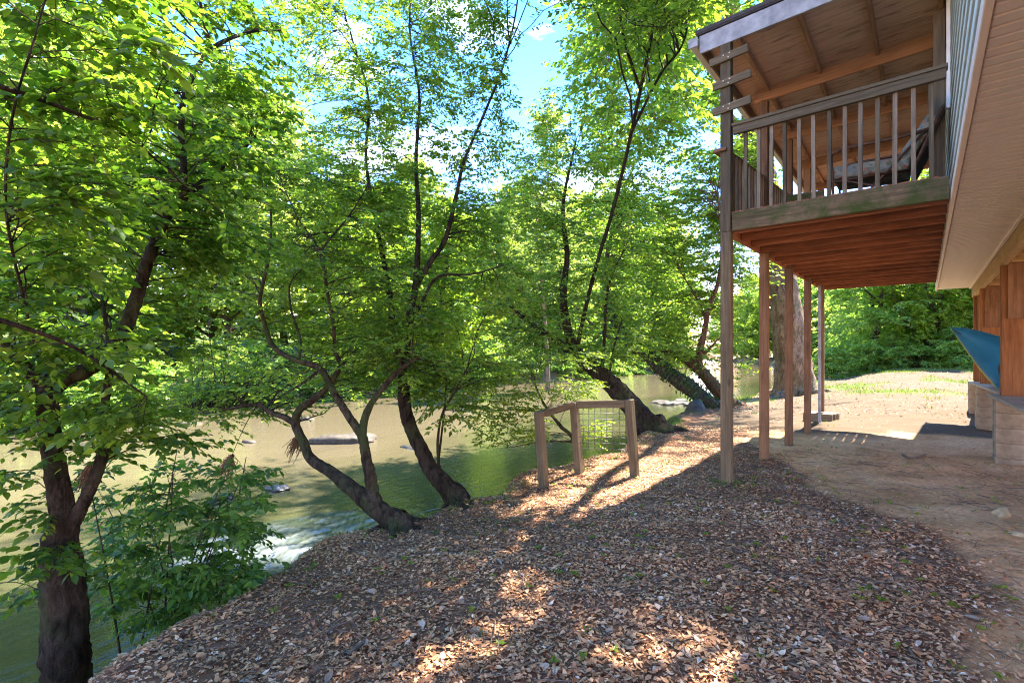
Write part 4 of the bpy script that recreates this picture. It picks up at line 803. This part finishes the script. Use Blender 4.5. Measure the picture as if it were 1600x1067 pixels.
l6 = [crom([root(1148, 640, z6, .3), at(1140, 632, z6), at(1128, 618, z6), at(1112, 600, z6 + .2), at(1094, 578, z6 + .4), at(1070, 560, z6 + .7), at(1045, 547, z6 + 1), at(1010, 541, z6 + 1.3), at(975, 520, z6 + 1.6)], [.34, .26, .2, .19, .18, .15, .12, .09, .04], 0.12),
      crom([at(1096, 582, z6 + .4), at(1092, 560, z6 + .4), at(1100, 520, z6 + .4), at(1108, 480, z6 + .3), at(1122, 440, z6 + .2), at(1128, 380, z6), at(1120, 300, z6)], [.13, .12, .09, .07, .06, .045, .02], .12), crom([at(1094, 560, z6 + .4), at(1108, 545, z6 + .3), at(1124, 528, z6 + .2)], [.06, .045, .02], .1), crom([at(1104, 500, z6 + .4), at(1085, 460, z6 + .6), at(1060, 420, z6 + .8)], [.05, .03, .015], .1)]
T6 = px_targets(g0, [(1010, 1170, 330, 570, 14.6, 17.5, 90), (1050, 1150, 330, 490, 15.5, 19.5, 45), (1010, 1150, 220, 350, 15, 18, 26), (1150, 1200, 380, 470, 15.5, 17.5, 8)], 0.45)
r6, _ = tree('leaning_tree', 'leaning trunk with a bare reddish upright limb beside the ivy covered one', l6, T6, 38, M['bark_red'], M['leaf_lime'], b6, ntw=8, twl=1.0, nlf=12, ls=0.14, lw=0.46, br=0.007)
ivy_on(r6, l6[0], 500, g0, ls=0.08)
# ---- big tree seen between the porch posts
z7 = 18.0; b7 = at(1245, 612, z7)
l7 = [crom([at(1243, 622, z7), at(1242, 604, z7), at(1240, 570, z7), at(1230, 500, z7 + .1), at(1218, 430, z7 + .2), at(1205, 350, z7 + .3), at(1180, 200, z7 + .5), at(1150, 60, z7 + .5), at(1128, -60, z7 + .4), at(1110, -220, z7), at(1090, -400, z7)], [.86, .66, .60, .54, .49, .44, .38, .32, .26, .18, .06], 0.25),
      crom([at(1150, 60, z7 + .5), at(1080, 0, z7), at(1010, -20, z7 - .8), at(960, 10, z7 - 1.5), at(930, 60, z7 - 2)], [.16, .12, .08, .05, .02], .2), crom([at(1190, 250, z7 + .5), at(1120, 160, z7), at(1050, 150, z7 - .8), at(990, 180, z7 - 1.5)], [.14, .1, .06, .02], .2),
      crom([at(1125, -80, z7), at(1220, -220, z7 - 1), at(1330, -300, z7 - 2)], [.15, .09, .03], .2), crom([at(1125, -120, z7), at(1010, -230, z7 - 1), at(900, -250, z7 - 2)], [.15, .09, .03], .2)]
l7.append(crom([at(1150, 60, z7 + .5), at(1120, -120, 15), at(1080, -220, 12), at(1060, -260, 9.5), at(1040, -280, 7.5)], [.14, .11, .08, .05, .02], .2))
l7.append(crom([at(1170, 150, z7 + .5), at(1100, 30, 15), at(1040, -10, 12), at(980, 10, 10)], [.12, .09, .06, .02], .2))
l7.append(crom([l7[0][0][int(len(l7[0][0]) * .72)], np.array((-3.4, 16, 11.5)), np.array((-2.4, 11, 9.8)), np.array((-1.6, 7, 8.6)), np.array((-1.2, 4.5, 8.0))], [.16, .12, .09, .06, .03], .25))
l7 += roots(np.array(l7[0][0][2]), .6, 9, g0, 1.7)
T7 = px_targets(g0, [(900, 1120, -80, 200, 8.5, 14, 60), (850, 1140, -480, -80, 6.5, 12, 90), (900, 1150, -80, 110, 14.5, 19, 100), (920, 1150, 90, 260, 15, 19, 84), (960, 1150, 240, 360, 15.5, 19, 30), (880, 1420, -420, -80, 14, 21, 90), (1180, 1380, -150, 60, 17, 21, 20), (1120, 1215, 180, 340, 15.5, 19, 34)], 0.4)
T7 = np.vstack((T7, np.stack((g0.uniform(-3.6, .6, 90), g0.uniform(4.2, 9.5, 90), g0.uniform(6.6, 9.6, 90)), -1)))
tree('bank_tree', 'massive mottled trunk with peeling bark standing behind the porch posts', l7, T7, 39, M['bark_pale'], M['leaf_mid'], b7, ridge=0.07, sides=18, lump=0.12, ntw=9, twl=1.1, nlf=12, ls=0.17, lw=0.5, br=0.008)

# ------------------------------------------------------------------ generic broadleaf trees in their own coordinates
def make_variant(seed, h, rad, bark, leafm, clumps, ls, crown_lo=0.3, trunk_r=0.2, ntw=8, twl=0.9, nlf=12, shrub=False):
    g = np.random.default_rng(seed); limbs = []
    if not shrub:
        k = 7; zz = np.linspace(-0.4, h * 0.93, k); P = np.stack((np.cumsum(g.normal(0, h * 0.018, k)), np.cumsum(g.normal(0, h * 0.018, k)), zz), -1); P[:2, :2] *= 0.2
        limbs.append(crom(P, trunk_r * np.array([1.5, 1.05, .85, .68, .5, .32, .1]), 0.4))
        for i in range(9):
            t = g.uniform(crown_lo * 0.8, 0.85); p = limbs[0][0][int(t * (len(limbs[0][0]) - 1))]; a = g.uniform(0, 6.28); L = rad * g.uniform(.6, .95) * (1.15 - 0.5 * t)
            d = np.array((math.cos(a), math.sin(a), g.uniform(.35, .9))); limbs.append(crom([p, p + d * L * .5, p + d * L * np.array((1, 1, 1.1))], trunk_r * np.array([.4, .25, .08]), 0.4))
    else:
        for i in range(8):
            a = g.uniform(0, 6.28); r_ = rad * g.uniform(.2, .8); limbs.append(crom([np.array((.1 * math.cos(a), .1 * math.sin(a), -.1)), np.array((.5 * r_ * math.cos(a), .5 * r_ * math.sin(a), h * .45)), np.array((r_ * math.cos(a), r_ * math.sin(a), h * g.uniform(.6, .95)))], trunk_r * np.array([1, .7, .3]), 0.3))
    cen = []
    for i in range(clumps):
        a = g.uniform(0, 6.28); u = g.uniform(0, 1); zt = crown_lo + (1 - crown_lo) * u; prof = math.sin(math.pi * min(1, 0.12 + 0.86 * u)) ** 0.6 * (1 - 0.3 * u)
        r_ = rad * prof * g.uniform(.25, 1.0) ** 0.6; cen.append((r_ * math.cos(a), r_ * math.sin(a), h * zt))
    cen = np.array(cen); T = np.repeat(cen, 3, 0) + g.normal(size=(clumps * 3, 3)) * np.array((rad * .13, rad * .13, h * .035)); T[:, 2] = np.maximum(T[:, 2], .15)
    V, Q = join([tubes(l[0][None], l[1][None], 9, 0.08, i) for i, l in enumerate(limbs)])
    trunk = np_mesh('trunk', V, Q, None, True); trunk.materials.append(bark)
    (bV, bQ), lf = sprays(limbs, T, g, ntw=ntw, twl=twl, nlf=nlf, ls=ls, lw=0.55, br=0.006, flat=0.6, leaf_jit=1.2, droop=0.3, far=True)
    V, Q = bV, bQ; br = np_mesh('branches', V, Q, None, True); br.materials.append(bark)
    cr = leaf_mesh('crown', *lf, detail=0); cr.materials.append(leafm)
    return trunk, br, cr
def plant(var, name, label, cat, group, x, y, s, rz, sz=1.0, dz=0.0):
    r = thing(name, label, cat, (x, y, float(gz(x, y)) + dz), group, rz); r.scale = (s, s, s * sz)
    for nm, me in zip(('trunk' if cat == 'tree' else 'stems', 'branches', 'crown' if cat == 'tree' else 'foliage'), var):
        o = link(nm, me, None, r)
        if nm in ('branches', 'foliage', 'crown'): o['kind'] = 'stuff'
    return r
far_v = [make_variant(50 + i, hh, rr, M['bark_mid'], M['leaf_far'] if i % 2 else M['leaf_lime'], 105, 0.27, lo, 0.2) for i, (hh, rr, lo) in enumerate(((14, 4.6, .06), (16, 4.6, .1), (12, 4.8, .05), (17, 4.0, .16)))]
for_v = [make_variant(60 + i, hh, rr, M['bark_mid'], M['leaf_lime'] if i == 1 else M['leaf_forest'], 100, 0.24, lo, 0.2) for i, (hh, rr, lo) in enumerate(((13, 4.2, .05), (15, 4.0, .1), (11, 4.4, .04)))]
shr_v = [make_variant(70 + i, hh, rr, M['bark_mid'], m, 48, 0.15, 0.06, 0.03, 7, 0.5, 11, True) for i, (hh, rr, m) in enumerate(((2.6, 2.0, M['leaf_forest']), (1.8, 2.1, M['leaf_forest']), (3.4, 2.0, M['leaf_far'])))]
thin_v = make_variant(80, 24, 3.2, M['bark_pale'], M['leaf_far'], 50, 0.24, 0.4, 0.16)
gf = np.random.default_rng(5)
# far bank: front row, second row, hill row
FL = ['broad spreading tree at the water edge of the far bank', 'tall airy tree at the water edge of the far bank', 'low wide crowned tree at the water edge of the far bank', 'narrow upright tree at the water edge of the far bank']
yy = -4.0; k = 0
while yy < 112:
    i = int(gf.integers(0, 4)); x = farbank(yy) - gf.uniform(1.0, 4.0)
    plant(far_v[i], 'far_tree', FL[i], 'tree', 'front row of far bank trees: ' + FL[i].split(' tree')[0], float(x), yy, gf.uniform(.8, 1.1) * (1 + .6 * float(sm(35, 80, yy))), gf.uniform(0, 6.28)); yy += gf.uniform(4.2, 6.5) * (1 + yy / 160); k += 1
yy = -2.0
while yy < 118:
    i = int(gf.integers(0, 4)); x = farbank(yy) - gf.uniform(8, 13)
    lab = FL[i].replace('at the water edge of the far bank', 'just behind the waterside trees of the far bank'); plant(far_v[i], 'far_tree', lab, 'tree', 'second row of far bank trees: ' + lab.split(' tree')[0], float(x), yy, gf.uniform(1.0, 1.3) * (1 + .5 * float(sm(35, 80, yy))), gf.uniform(0, 6.28)); yy += gf.uniform(5, 7.5)
yy = 0.0
while yy < 130:
    i = int(gf.integers(0, 4)); x = farbank(yy) - gf.uniform(18, 30)
    lab = FL[i].replace('at the water edge of the far bank', 'on the rising hill behind the far bank'); plant(far_v[i], 'far_tree', lab, 'tree', 'hillside trees: ' + lab.split(' tree')[0], float(x), yy, gf.uniform(1.15, 1.5), gf.uniform(0, 6.28)); yy += gf.uniform(5, 7.5)
p = at(855, 590, 33); plant(thin_v, 'far_tree', 'very tall thin pale trunked tree rising above the far bank', 'tree', None, float(p[0]), float(p[1]), .82, 1.0)
SL = ['rounded dark shrub at the far water edge', 'low dark shrub at the far water edge', 'tall pale green shrub at the far water edge']
yy = -3.0
while yy < 105:
    i = int(gf.integers(0, 3)); x = farbank(yy) + gf.uniform(-0.8, 1.0)
    plant(shr_v[i], 'bank_shrub', SL[i], 'shrub', 'shrubs along the far water edge: ' + SL[i].split(' shrub')[0], float(x), yy, gf.uniform(.8, 1.35), gf.uniform(0, 6.28)); yy += gf.uniform(1.7, 3.0) * (1 + yy / 90)
# woods at the end of the yard
WL = ['dense dark green tree at the edge of the woods past the yard', 'taller dark green tree in the woods past the yard', 'low bushy tree at the edge of the woods past the yard']
for r_, (y0, n_, x0, x1) in enumerate(((37, 8, -3.5, 15), (43, 7, -4.5, 18), (52, 6, -6, 24))):
    for j in range(n_):
        i = int(gf.integers(0, 3)); x = x0 + (x1 - x0) * (j + gf.uniform(.2, .8)) / n_
        plant(for_v[i], 'woods_tree', WL[i], 'tree', 'woods past the yard: ' + WL[i].split(' tree')[0], x, y0 + 0.25 * max(0, x) + gf.uniform(-1.5, 1.5), gf.uniform(.7, 1.0), gf.uniform(0, 6.28))
for j in range(22):
    i = int(gf.integers(0, 3)); y_ = 58 + j * 4.2; plant(for_v[i], 'woods_tree', WL[i].replace('past the yard', 'upstream of the yard'), 'tree', 'woods upstream: ' + WL[i].split(' tree')[0], float(crest(y_)) + gf.uniform(1.5, 7), y_, gf.uniform(1.1, 1.5), gf.uniform(0, 6.28))
UL = ['rounded green bush at the foot of the woods past the yard', 'low green bush at the foot of the woods past the yard', 'tall pale green bush at the foot of the woods past the yard']
for j in range(16):
    i = int(gf.integers(0, 3)); x = -4.6 + 20 * (j + gf.uniform(.1, .9)) / 16
    plant(shr_v[i], 'woods_bush', UL[i], 'bush', 'bushes at the foot of the woods: ' + UL[i].split(' bush')[0], x, 34.6 + 0.25 * max(0, x) + gf.uniform(-.6, .8), gf.uniform(.65, 1.0), gf.uniform(0, 6.28))

# ------------------------------------------------------------------ leaf litter, large fallen leaves, grass, sticks, stones
gl = np.random.default_rng(11)
def scatter(n, x0, x1, y0, y1, wfun):
    x = gl.uniform(x0, x1, n); y = gl.uniform(y0, y1, n); k = gl.uniform(0, 1, n) < wfun(x, y); return x[k], y[k]
def lay(x, y, lift, tilt, ls, lw, mean):
    n = len(x); z = gz(x, y) + lift * gl.uniform(.2, 1, n); a = gl.uniform(0, 6.28, n); P = np.stack((x, y, z), -1)
    D = np.stack((np.cos(a), np.sin(a), gl.normal(0, tilt, n)), -1); Nn = np.stack((gl.normal(0, tilt, n), gl.normal(0, tilt, n), np.ones(n)), -1); s = ls * gl.uniform(.3, 1.0, n) ** 1.4 * 1.6
    return P, D, unit(Nn), s, s * lw * gl.uniform(.7, 1.3, n), np.clip(gl.normal(mean, .22, n) + .14 * fbm(x, y, 1.9, 4, 23), 0, 1)
xa, ya = scatter(80000, -4.4, 0.6, 0.2, 5.5, drift); xb, yb_ = scatter(46000, -4.6, 0.3, 5.5, 11.0, drift)
xc_, yc = scatter(9000, -3.5, 2.5, 1.5, 14.0, lambda x, y: np.clip(.12 + .4 * fbm(x, y, 1.3, 4, 15), 0.02, 1)); xd, yd = scatter(16000, -5, 4, 13, 32, lambda x, y: np.clip(0.5 + .5 * fbm(x, y, .9, 3, 14), 0, 1))
xs = np.concatenate((xa, xb, xc_, xd)); ys = np.concatenate((ya, yb_, yc, yd)); szs = np.where(ys > 13, 1.5, 1.0)
lv = lay(xs, ys, 0.014, 0.24, 0.032, 0.5, 0.5); lv = (lv[0], lv[1], lv[2], lv[3] * szs, lv[4] * szs, np.clip(lv[5] - 0.22 * (ys > 13), 0, 1))  # yard leaves tinted darker as well, offsetting the sun that falls there
near = np.hypot(lv[0][:, 0], lv[0][:, 1]) < 3.6
curl = gl.uniform(-.8, 1.7, len(xs))
me = leaf_mesh('leaf_litter', *[q[~near] for q in lv], detail=0)
o = link('leaf_litter', leaf_mesh('leaf_litter', *[q[near] for q in lv], detail=1, curl=curl[near]), M['litter'], ground); o['kind'] = 'stuff'; o['label'] = 'crisp brown fallen leaves close by on the bank'
xf_, yf_ = scatter(130000, -4.6, 0.8, 0.2, 9.0, litter_w); fr_ = lay(xf_, yf_, 0.012, 0.3, 0.018, 0.55, 0.5)
fo = link('leaf_fragments', leaf_mesh('leaf_fragments', *fr_, detail=0), M['litter'], ground); fo['kind'] = 'stuff'
o = link('leaf_litter', me, M['litter'], ground); o['kind'] = 'stuff'; o['label'] = 'brown fallen leaves carpeting the bank'
# large fallen leaves, one by one
fl = []
for q in range(3):
    m_ = leaf_mesh('fallen_leaf', np.array([[-.5, 0, 0]]), np.array([[1.0, 0, 0]]), np.array([[0, 0, 1.0]]), np.ones(1), np.ones(1) * (.45 + .1 * q), np.array([.5]), 1); m_.materials.append(M['fallen']); fl.append(m_)
k = 0
while k < 300:
    Z = gl.uniform(1.9, 5.2); px = gl.uniform(150, 1600); p = at(px, HY, Z); x, y = p[0], p[1]
    if gl.uniform() > litter_w(x, y) * 0.95 + 0.05: continue
    o = link('fallen_leaf', fl[k % 3], None, ground); s = gl.uniform(.04, .08); o.scale = (s, s, s); o.location = (x, y, float(gz(x, y)) + 0.016); o.rotation_euler = (gl.normal(0, .3), gl.normal(0, .25), gl.uniform(0, 6.28)); k += 1
# grass tufts and seedlings
def blades(x, y, h0, spread, per):
    n = len(x); xx = np.repeat(x, per) + gl.normal(0, spread, n * per); yy = np.repeat(y, per) + gl.normal(0, spread, n * per); m = n * per; h = h0 * gl.uniform(.4, 1.3, m)
    P = np.stack((xx, yy, gz(xx, yy) - .004), -1); D = np.stack((gl.normal(0, .45, m), gl.normal(0, .45, m), np.ones(m)), -1); Nn = unit(gl.normal(size=(m, 3)) * np.array((1, 1, .2)))
    return P, D, Nn, h, np.full(m, .006) * gl.uniform(.6, 1.4, m), np.clip(gl.normal(.5, .25, m), 0, 1)
def cat_lf(*a): return [np.concatenate(z) for z in zip(*a)]
g1 = blades(*scatter(2600, -5, 6, 12.5, 33, lambda x, y: np.clip(green_w(x, y), 0, 1)), .10, .10, 16); g1[4][:] *= 2.0
g2 = blades(*scatter(1200, -4.2, 2.2, 1.0, 13.0, lambda x, y: np.clip(.1 + .5 * fbm(x, y, 1.5, 3, 16), 0, 1) * .6), .05, .03, 9)
g3 = blades(*scatter(5200, -5.3, -3.6, .5, 20, lambda x, y: sm(.5, .1, np.abs(crest(y) - x - .1)) * .35), .06, .04, 10)
g4 = blades(np.full(30, PX) + gl.normal(0, .12, 30), PY0 + gl.normal(0, .12, 30), .07, .03, 6)
o = link('grass', leaf_mesh('grass', *cat_lf(g1, g2, g3, g4), detail=0), M['grass']); tag(o, 'sparse grass tufts over the dirt yard and bank', 'grass', None, 'stuff')
xs, ys = scatter(900, -3.9, 1.2, 1.0, 8.0, lambda x, y: .3 + 0 * x)
P = np.repeat(np.stack((xs, ys, gz(xs, ys) + .02), -1), 5, 0); m = len(P); a = gl.uniform(0, 6.28, m); D = np.stack((np.cos(a), np.sin(a), np.full(m, .35)), -1); s = gl.uniform(.025, .05, m)
o = link('seedlings', leaf_mesh('seedlings', P, D, np.tile(np.array((0, 0, 1.0)), (m, 1)) + gl.normal(size=(m, 3)) * .2, s, s * .5, np.clip(gl.normal(.6, .2, m), 0, 1), 0), M['leaf_lime']); tag(o, 'tiny green seedlings sprouting through the fallen leaves', 'seedlings', None, 'stuff')
xp, yp = scatter(5000, -2.5, 3.0, 1.2, 14.0, lambda x, y: (1 - litter_w(x, y)) * np.clip(.35 + .5 * fbm(x, y, 1.4, 4, 19), .05, 1)); m = len(xp)
oct_ = np.array([[1, 0, 0], [-1, 0, 0], [0, 1, 0], [0, -1, 0], [0, 0, 1], [0, 0, -1.0]]); of_ = np.array([[0, 2, 4], [2, 1, 4], [1, 3, 4], [3, 0, 4], [2, 0, 5], [1, 2, 5], [3, 1, 5], [0, 3, 5]])
rs = gl.uniform(.003, .014, (m, 1, 1)) ** 1.0; V = np.stack((xp, yp, gz(xp, yp)), -1)[:, None] + oct_[None] * rs * gl.uniform(.5, 1.3, (m, 6, 1)) * np.array((1, 1, .6)); Q = (np.arange(m) * 6)[:, None, None] + of_[None]
o = link('pebbles', np_mesh('pebbles', V.reshape(-1, 3), Q.reshape(-1, 3)), simple('dirt clod', (0.30, 0.2, 0.13), 0.95, 0.4, 9.0, 0.0, c2=(0.5, 0.38, 0.27)), ground); o['kind'] = 'stuff'
# twigs on the litter
n = 4200; x, y = scatter(n, -4.0, 1.0, .8, 9, lambda x, y: .3 + .7 * litter_w(x, y)); m = len(x); a = gl.uniform(0, 6.28, m); L = gl.uniform(.05, .28, m); s = np.linspace(-.5, .5, 4)[None, :]
tx = x[:, None] + np.cos(a)[:, None] * L[:, None] * s + gl.normal(0, .006, (m, 4)); ty = y[:, None] + np.sin(a)[:, None] * L[:, None] * s + gl.normal(0, .006, (m, 4))
V, Q = tubes(np.stack((tx, ty, gz(tx, ty) + .014 + gl.uniform(0, .012, (m, 1))), -1), np.repeat(gl.uniform(.0012, .0032, (m, 1)), 4, 1), 4)
o = link('twigs', np_mesh('twigs', V, Q, None, True), M['stick'], ground); o['kind'] = 'stuff'
def stick(label, pxs, r0):
    pts = [on_ground(*q)[0] + np.array((0, 0, r0 * .8)) for q in pxs]; P_, R_ = crom(pts, np.linspace(r0, r0 * .5, len(pts)), .04); V, Q = tubes(P_[None], R_[None], 7, .12)
    c = pts[0]; o = link('fallen_stick', np_mesh('stick', V - c, Q, None, True), M['stick']); o.location = c; tag(o, label, 'stick')
stick('thick broken stick lying among the brown leaves', [(541, 1028), (566, 1008), (572, 1003)], .016)
stick('long thin straight stick lying across the brown leaves', [(550, 1040), (590, 1012), (632, 986)], .006)
stick('dark curved stick on the bare dirt in front of the piers', [(1411, 712), (1420, 717), (1436, 716), (1446, 711)], .018)
stick('thin dark twig on the bare dirt under the porch', [(1340, 723), (1365, 728), (1385, 729)], .01)
stick('short pale stick at the edge of the bare dirt', [(1422, 1016), (1434, 1038)], .008)
def rock(name, label, cat, c, sx, sy, sz, mat, seed, group=None):
    bm = bmesh.new(); bmesh.ops.create_icosphere(bm, subdivisions=3, radius=1); g = np.random.default_rng(seed); ph = g.uniform(0, 6.28, 9)
    for v in bm.verts:
        p = v.co; f = 1 + .09 * (abs(math.sin(5.3 * p.x + 3 * p.z + ph[6])) - .5) + .16 * (round(1.6 * math.sin(2.6 * p.x - 2 * p.y + ph[7])) / 1.6) + .16 * math.sin(2.3 * p.x + ph[0]) * math.sin(2.9 * p.y + ph[1]) + .12 * math.sin(4.1 * p.y + ph[2] + 2 * p.z) + .07 * math.sin(7 * p.x + ph[3]) * math.sin(6 * p.z + ph[4]) + .04 * math.sin(13 * p.y + ph[5]); v.co = Vector((p.x * sx, p.y * sy, p.z * sz)) * f
    me = bpy.data.meshes.new(name); bm.to_mesh(me); bm.free(); me.polygons.foreach_set('use_smooth', np.ones(len(me.polygons), bool)); o = link(name, me, mat); o.location = tuple(c); o.rotation_euler.z = g.uniform(0, 6.28); return tag(o, label, cat, group)
c, _ = on_ground(1565, 806); rock('pale_stone', 'pale tan stone half sunk in the dirt near the piers', 'stone', c + np.array((0, 0, .02)), .075, .05, .045, M['stone_pale'], 3)
c, _ = on_ground(1592, 836); rock('pale_stone', 'flat greenish pale stone at the edge of the dirt', 'stone', c + np.array((0, 0, .005)), .07, .05, .02, M['stone_pale'], 4)
def wat(px, py): return at(px, py, (CAMZ - WATER) * F / (py - HY))
rock('river_rock', 'dark wet rock breaking the calm water between the leaning stems', 'rock', wat(430, 762), .38, .22, .09, M['rock_dark'], 5)
rock('river_rock', 'long pale rock in the river seen between the forked stems', 'rock', wat(545, 690), .95, .5, .22, M['rock'], 6)
rock('river_rock', 'low dark rock in the river beside the hanging debris', 'rock', wat(345, 780), .3, .2, .09, M['rock_dark'], 7)
rock('river_rock', 'flat tan rock in the river upstream of the corner fence', 'rock', wat(715, 640), .9, .5, .1, M['rock'], 8)
for k in range(9):
    rock('bar_rock', 'pale stone of the rock bar below the ivy covered leaning trunk', 'rock', wat(1040 + 9.5 * k + gf.uniform(-6, 6), 631 + gf.uniform(-3, 5)), gf.uniform(.3, .7), gf.uniform(.25, .45), gf.uniform(.1, .18), M['rock'], 20 + k, 'rock bar stones')
rock('bank_boulder', 'mossy boulder at the foot of the leaning trunks', 'boulder', at(1085, 648, 13.8), .5, .4, .3, M['rock'], 40)
for k, (px_, py_, sx_, lab) in enumerate(((238, 668, .8, 'low brown rock in the tan shallows behind the swollen trunk'), (300, 662, .5, 'small brown rock in the tan shallows left of the hanging debris'), (120, 700, .6, 'brown rock in the shallows close behind the swollen trunk'), (480, 655, .6, 'dark rock under the low branch of the leaning stems'), (640, 700, .35, 'small wet rock beside the tall dark trunk'), (390, 690, .4, 'small flat rock between the hanging debris and the leaning stems'))):
    rock('river_rock', lab, 'rock', wat(px_, py_) - np.array((0, 0, .07 * sx_)), sx_ * .8, sx_ * .5, sx_ * .24, M['rock'] if k % 2 else M['rock_dark'], 60 + k)
# riffle: fast water standing proud of the river by the bank
ru = np.linspace(-1, 1, 150); RU, RV = np.meshgrid(ru, np.linspace(-1, 1, 220), indexing='ij'); c = wat(476, 846)
rx = c[0] + RU * 1.35 + .25 * RV; ry = c[1] + RV * 1.9; ed = np.clip(1 - (RU ** 2 + RV ** 2), 0, 1) ** .6 * (1 + .35 * fbm(rx, ry, 2.2, 3, 17))
wv = np.clip(.5 + .2 * fbm(rx * 1.9 + .9 * ry, ry * 1.2 - .5 * rx, 5.5, 5, 18, .7), 0, 1)
rz = WATER + (-.035 + ed * (.075 + .045 * wv)) ; n0, n1 = RU.shape; I = np.arange(n0 * n1).reshape(n0, n1); Q = np.stack((I[:-1, :-1], I[1:, :-1], I[1:, 1:], I[:-1, 1:]), -1).reshape(-1, 4)
o = link('riffle', np_mesh('riffle', np.stack((rx, ry, rz), -1).reshape(-1, 3), Q, np.clip(ed * (.2 + .75 * wv), 0, 1).ravel(), True), M['riffle'], river); o['label'] = 'white rippling fast water beside the bank'
# flood debris hanging from twigs
def debris(px, py, Z, L, label, up_to):
    c = at(px, py, Z); g = np.random.default_rng(int(px)); n = 90; P = np.zeros((n, 5, 3)); d0 = np.array((-.35, -.2, -1.0)); s = np.linspace(0, 1, 5)
    for i in range(n):
        e_ = g.normal(size=3) * .28; b_ = np.sin(np.pi * s) * g.normal(0, .12); P[i] = (d0 + e_)[None] * (L * g.uniform(.5, 1) * s)[:, None] + b_[:, None] * L * np.array((1, .5, 0)) + g.normal(size=3) * .012
    V, Q = tubes(P, np.full((n, 5), .0035), 3); r = thing('flood_debris', label, 'debris', tuple(c)); link('straw', np_mesh('straw', V, Q), M['straw'], r)['kind'] = 'stuff'
    e_ = at(*up_to); P_, R_ = crom([e_ - c, (e_ - c) * .5 + np.array((0, 0, .04)), np.zeros(3)], [.006, .004, .003], .05); V, Q = tubes(P_[None], R_[None], 5); link('hanging_twig', np_mesh('twig', V, Q, None, True), M['bark_dark'], r)
debris(362, 712, 5.5, .26, 'brown clump of dry flood debris hanging from a bare twig', (402, 632, 5.55))
debris(466, 682, 5.4, .20, 'reddish clump of flood debris caught on the left stem', (470, 655, 5.35))
debris(145, 730, 3.2, .13, 'small dark clump of debris caught beside the swollen trunk', (160, 700, 3.08))
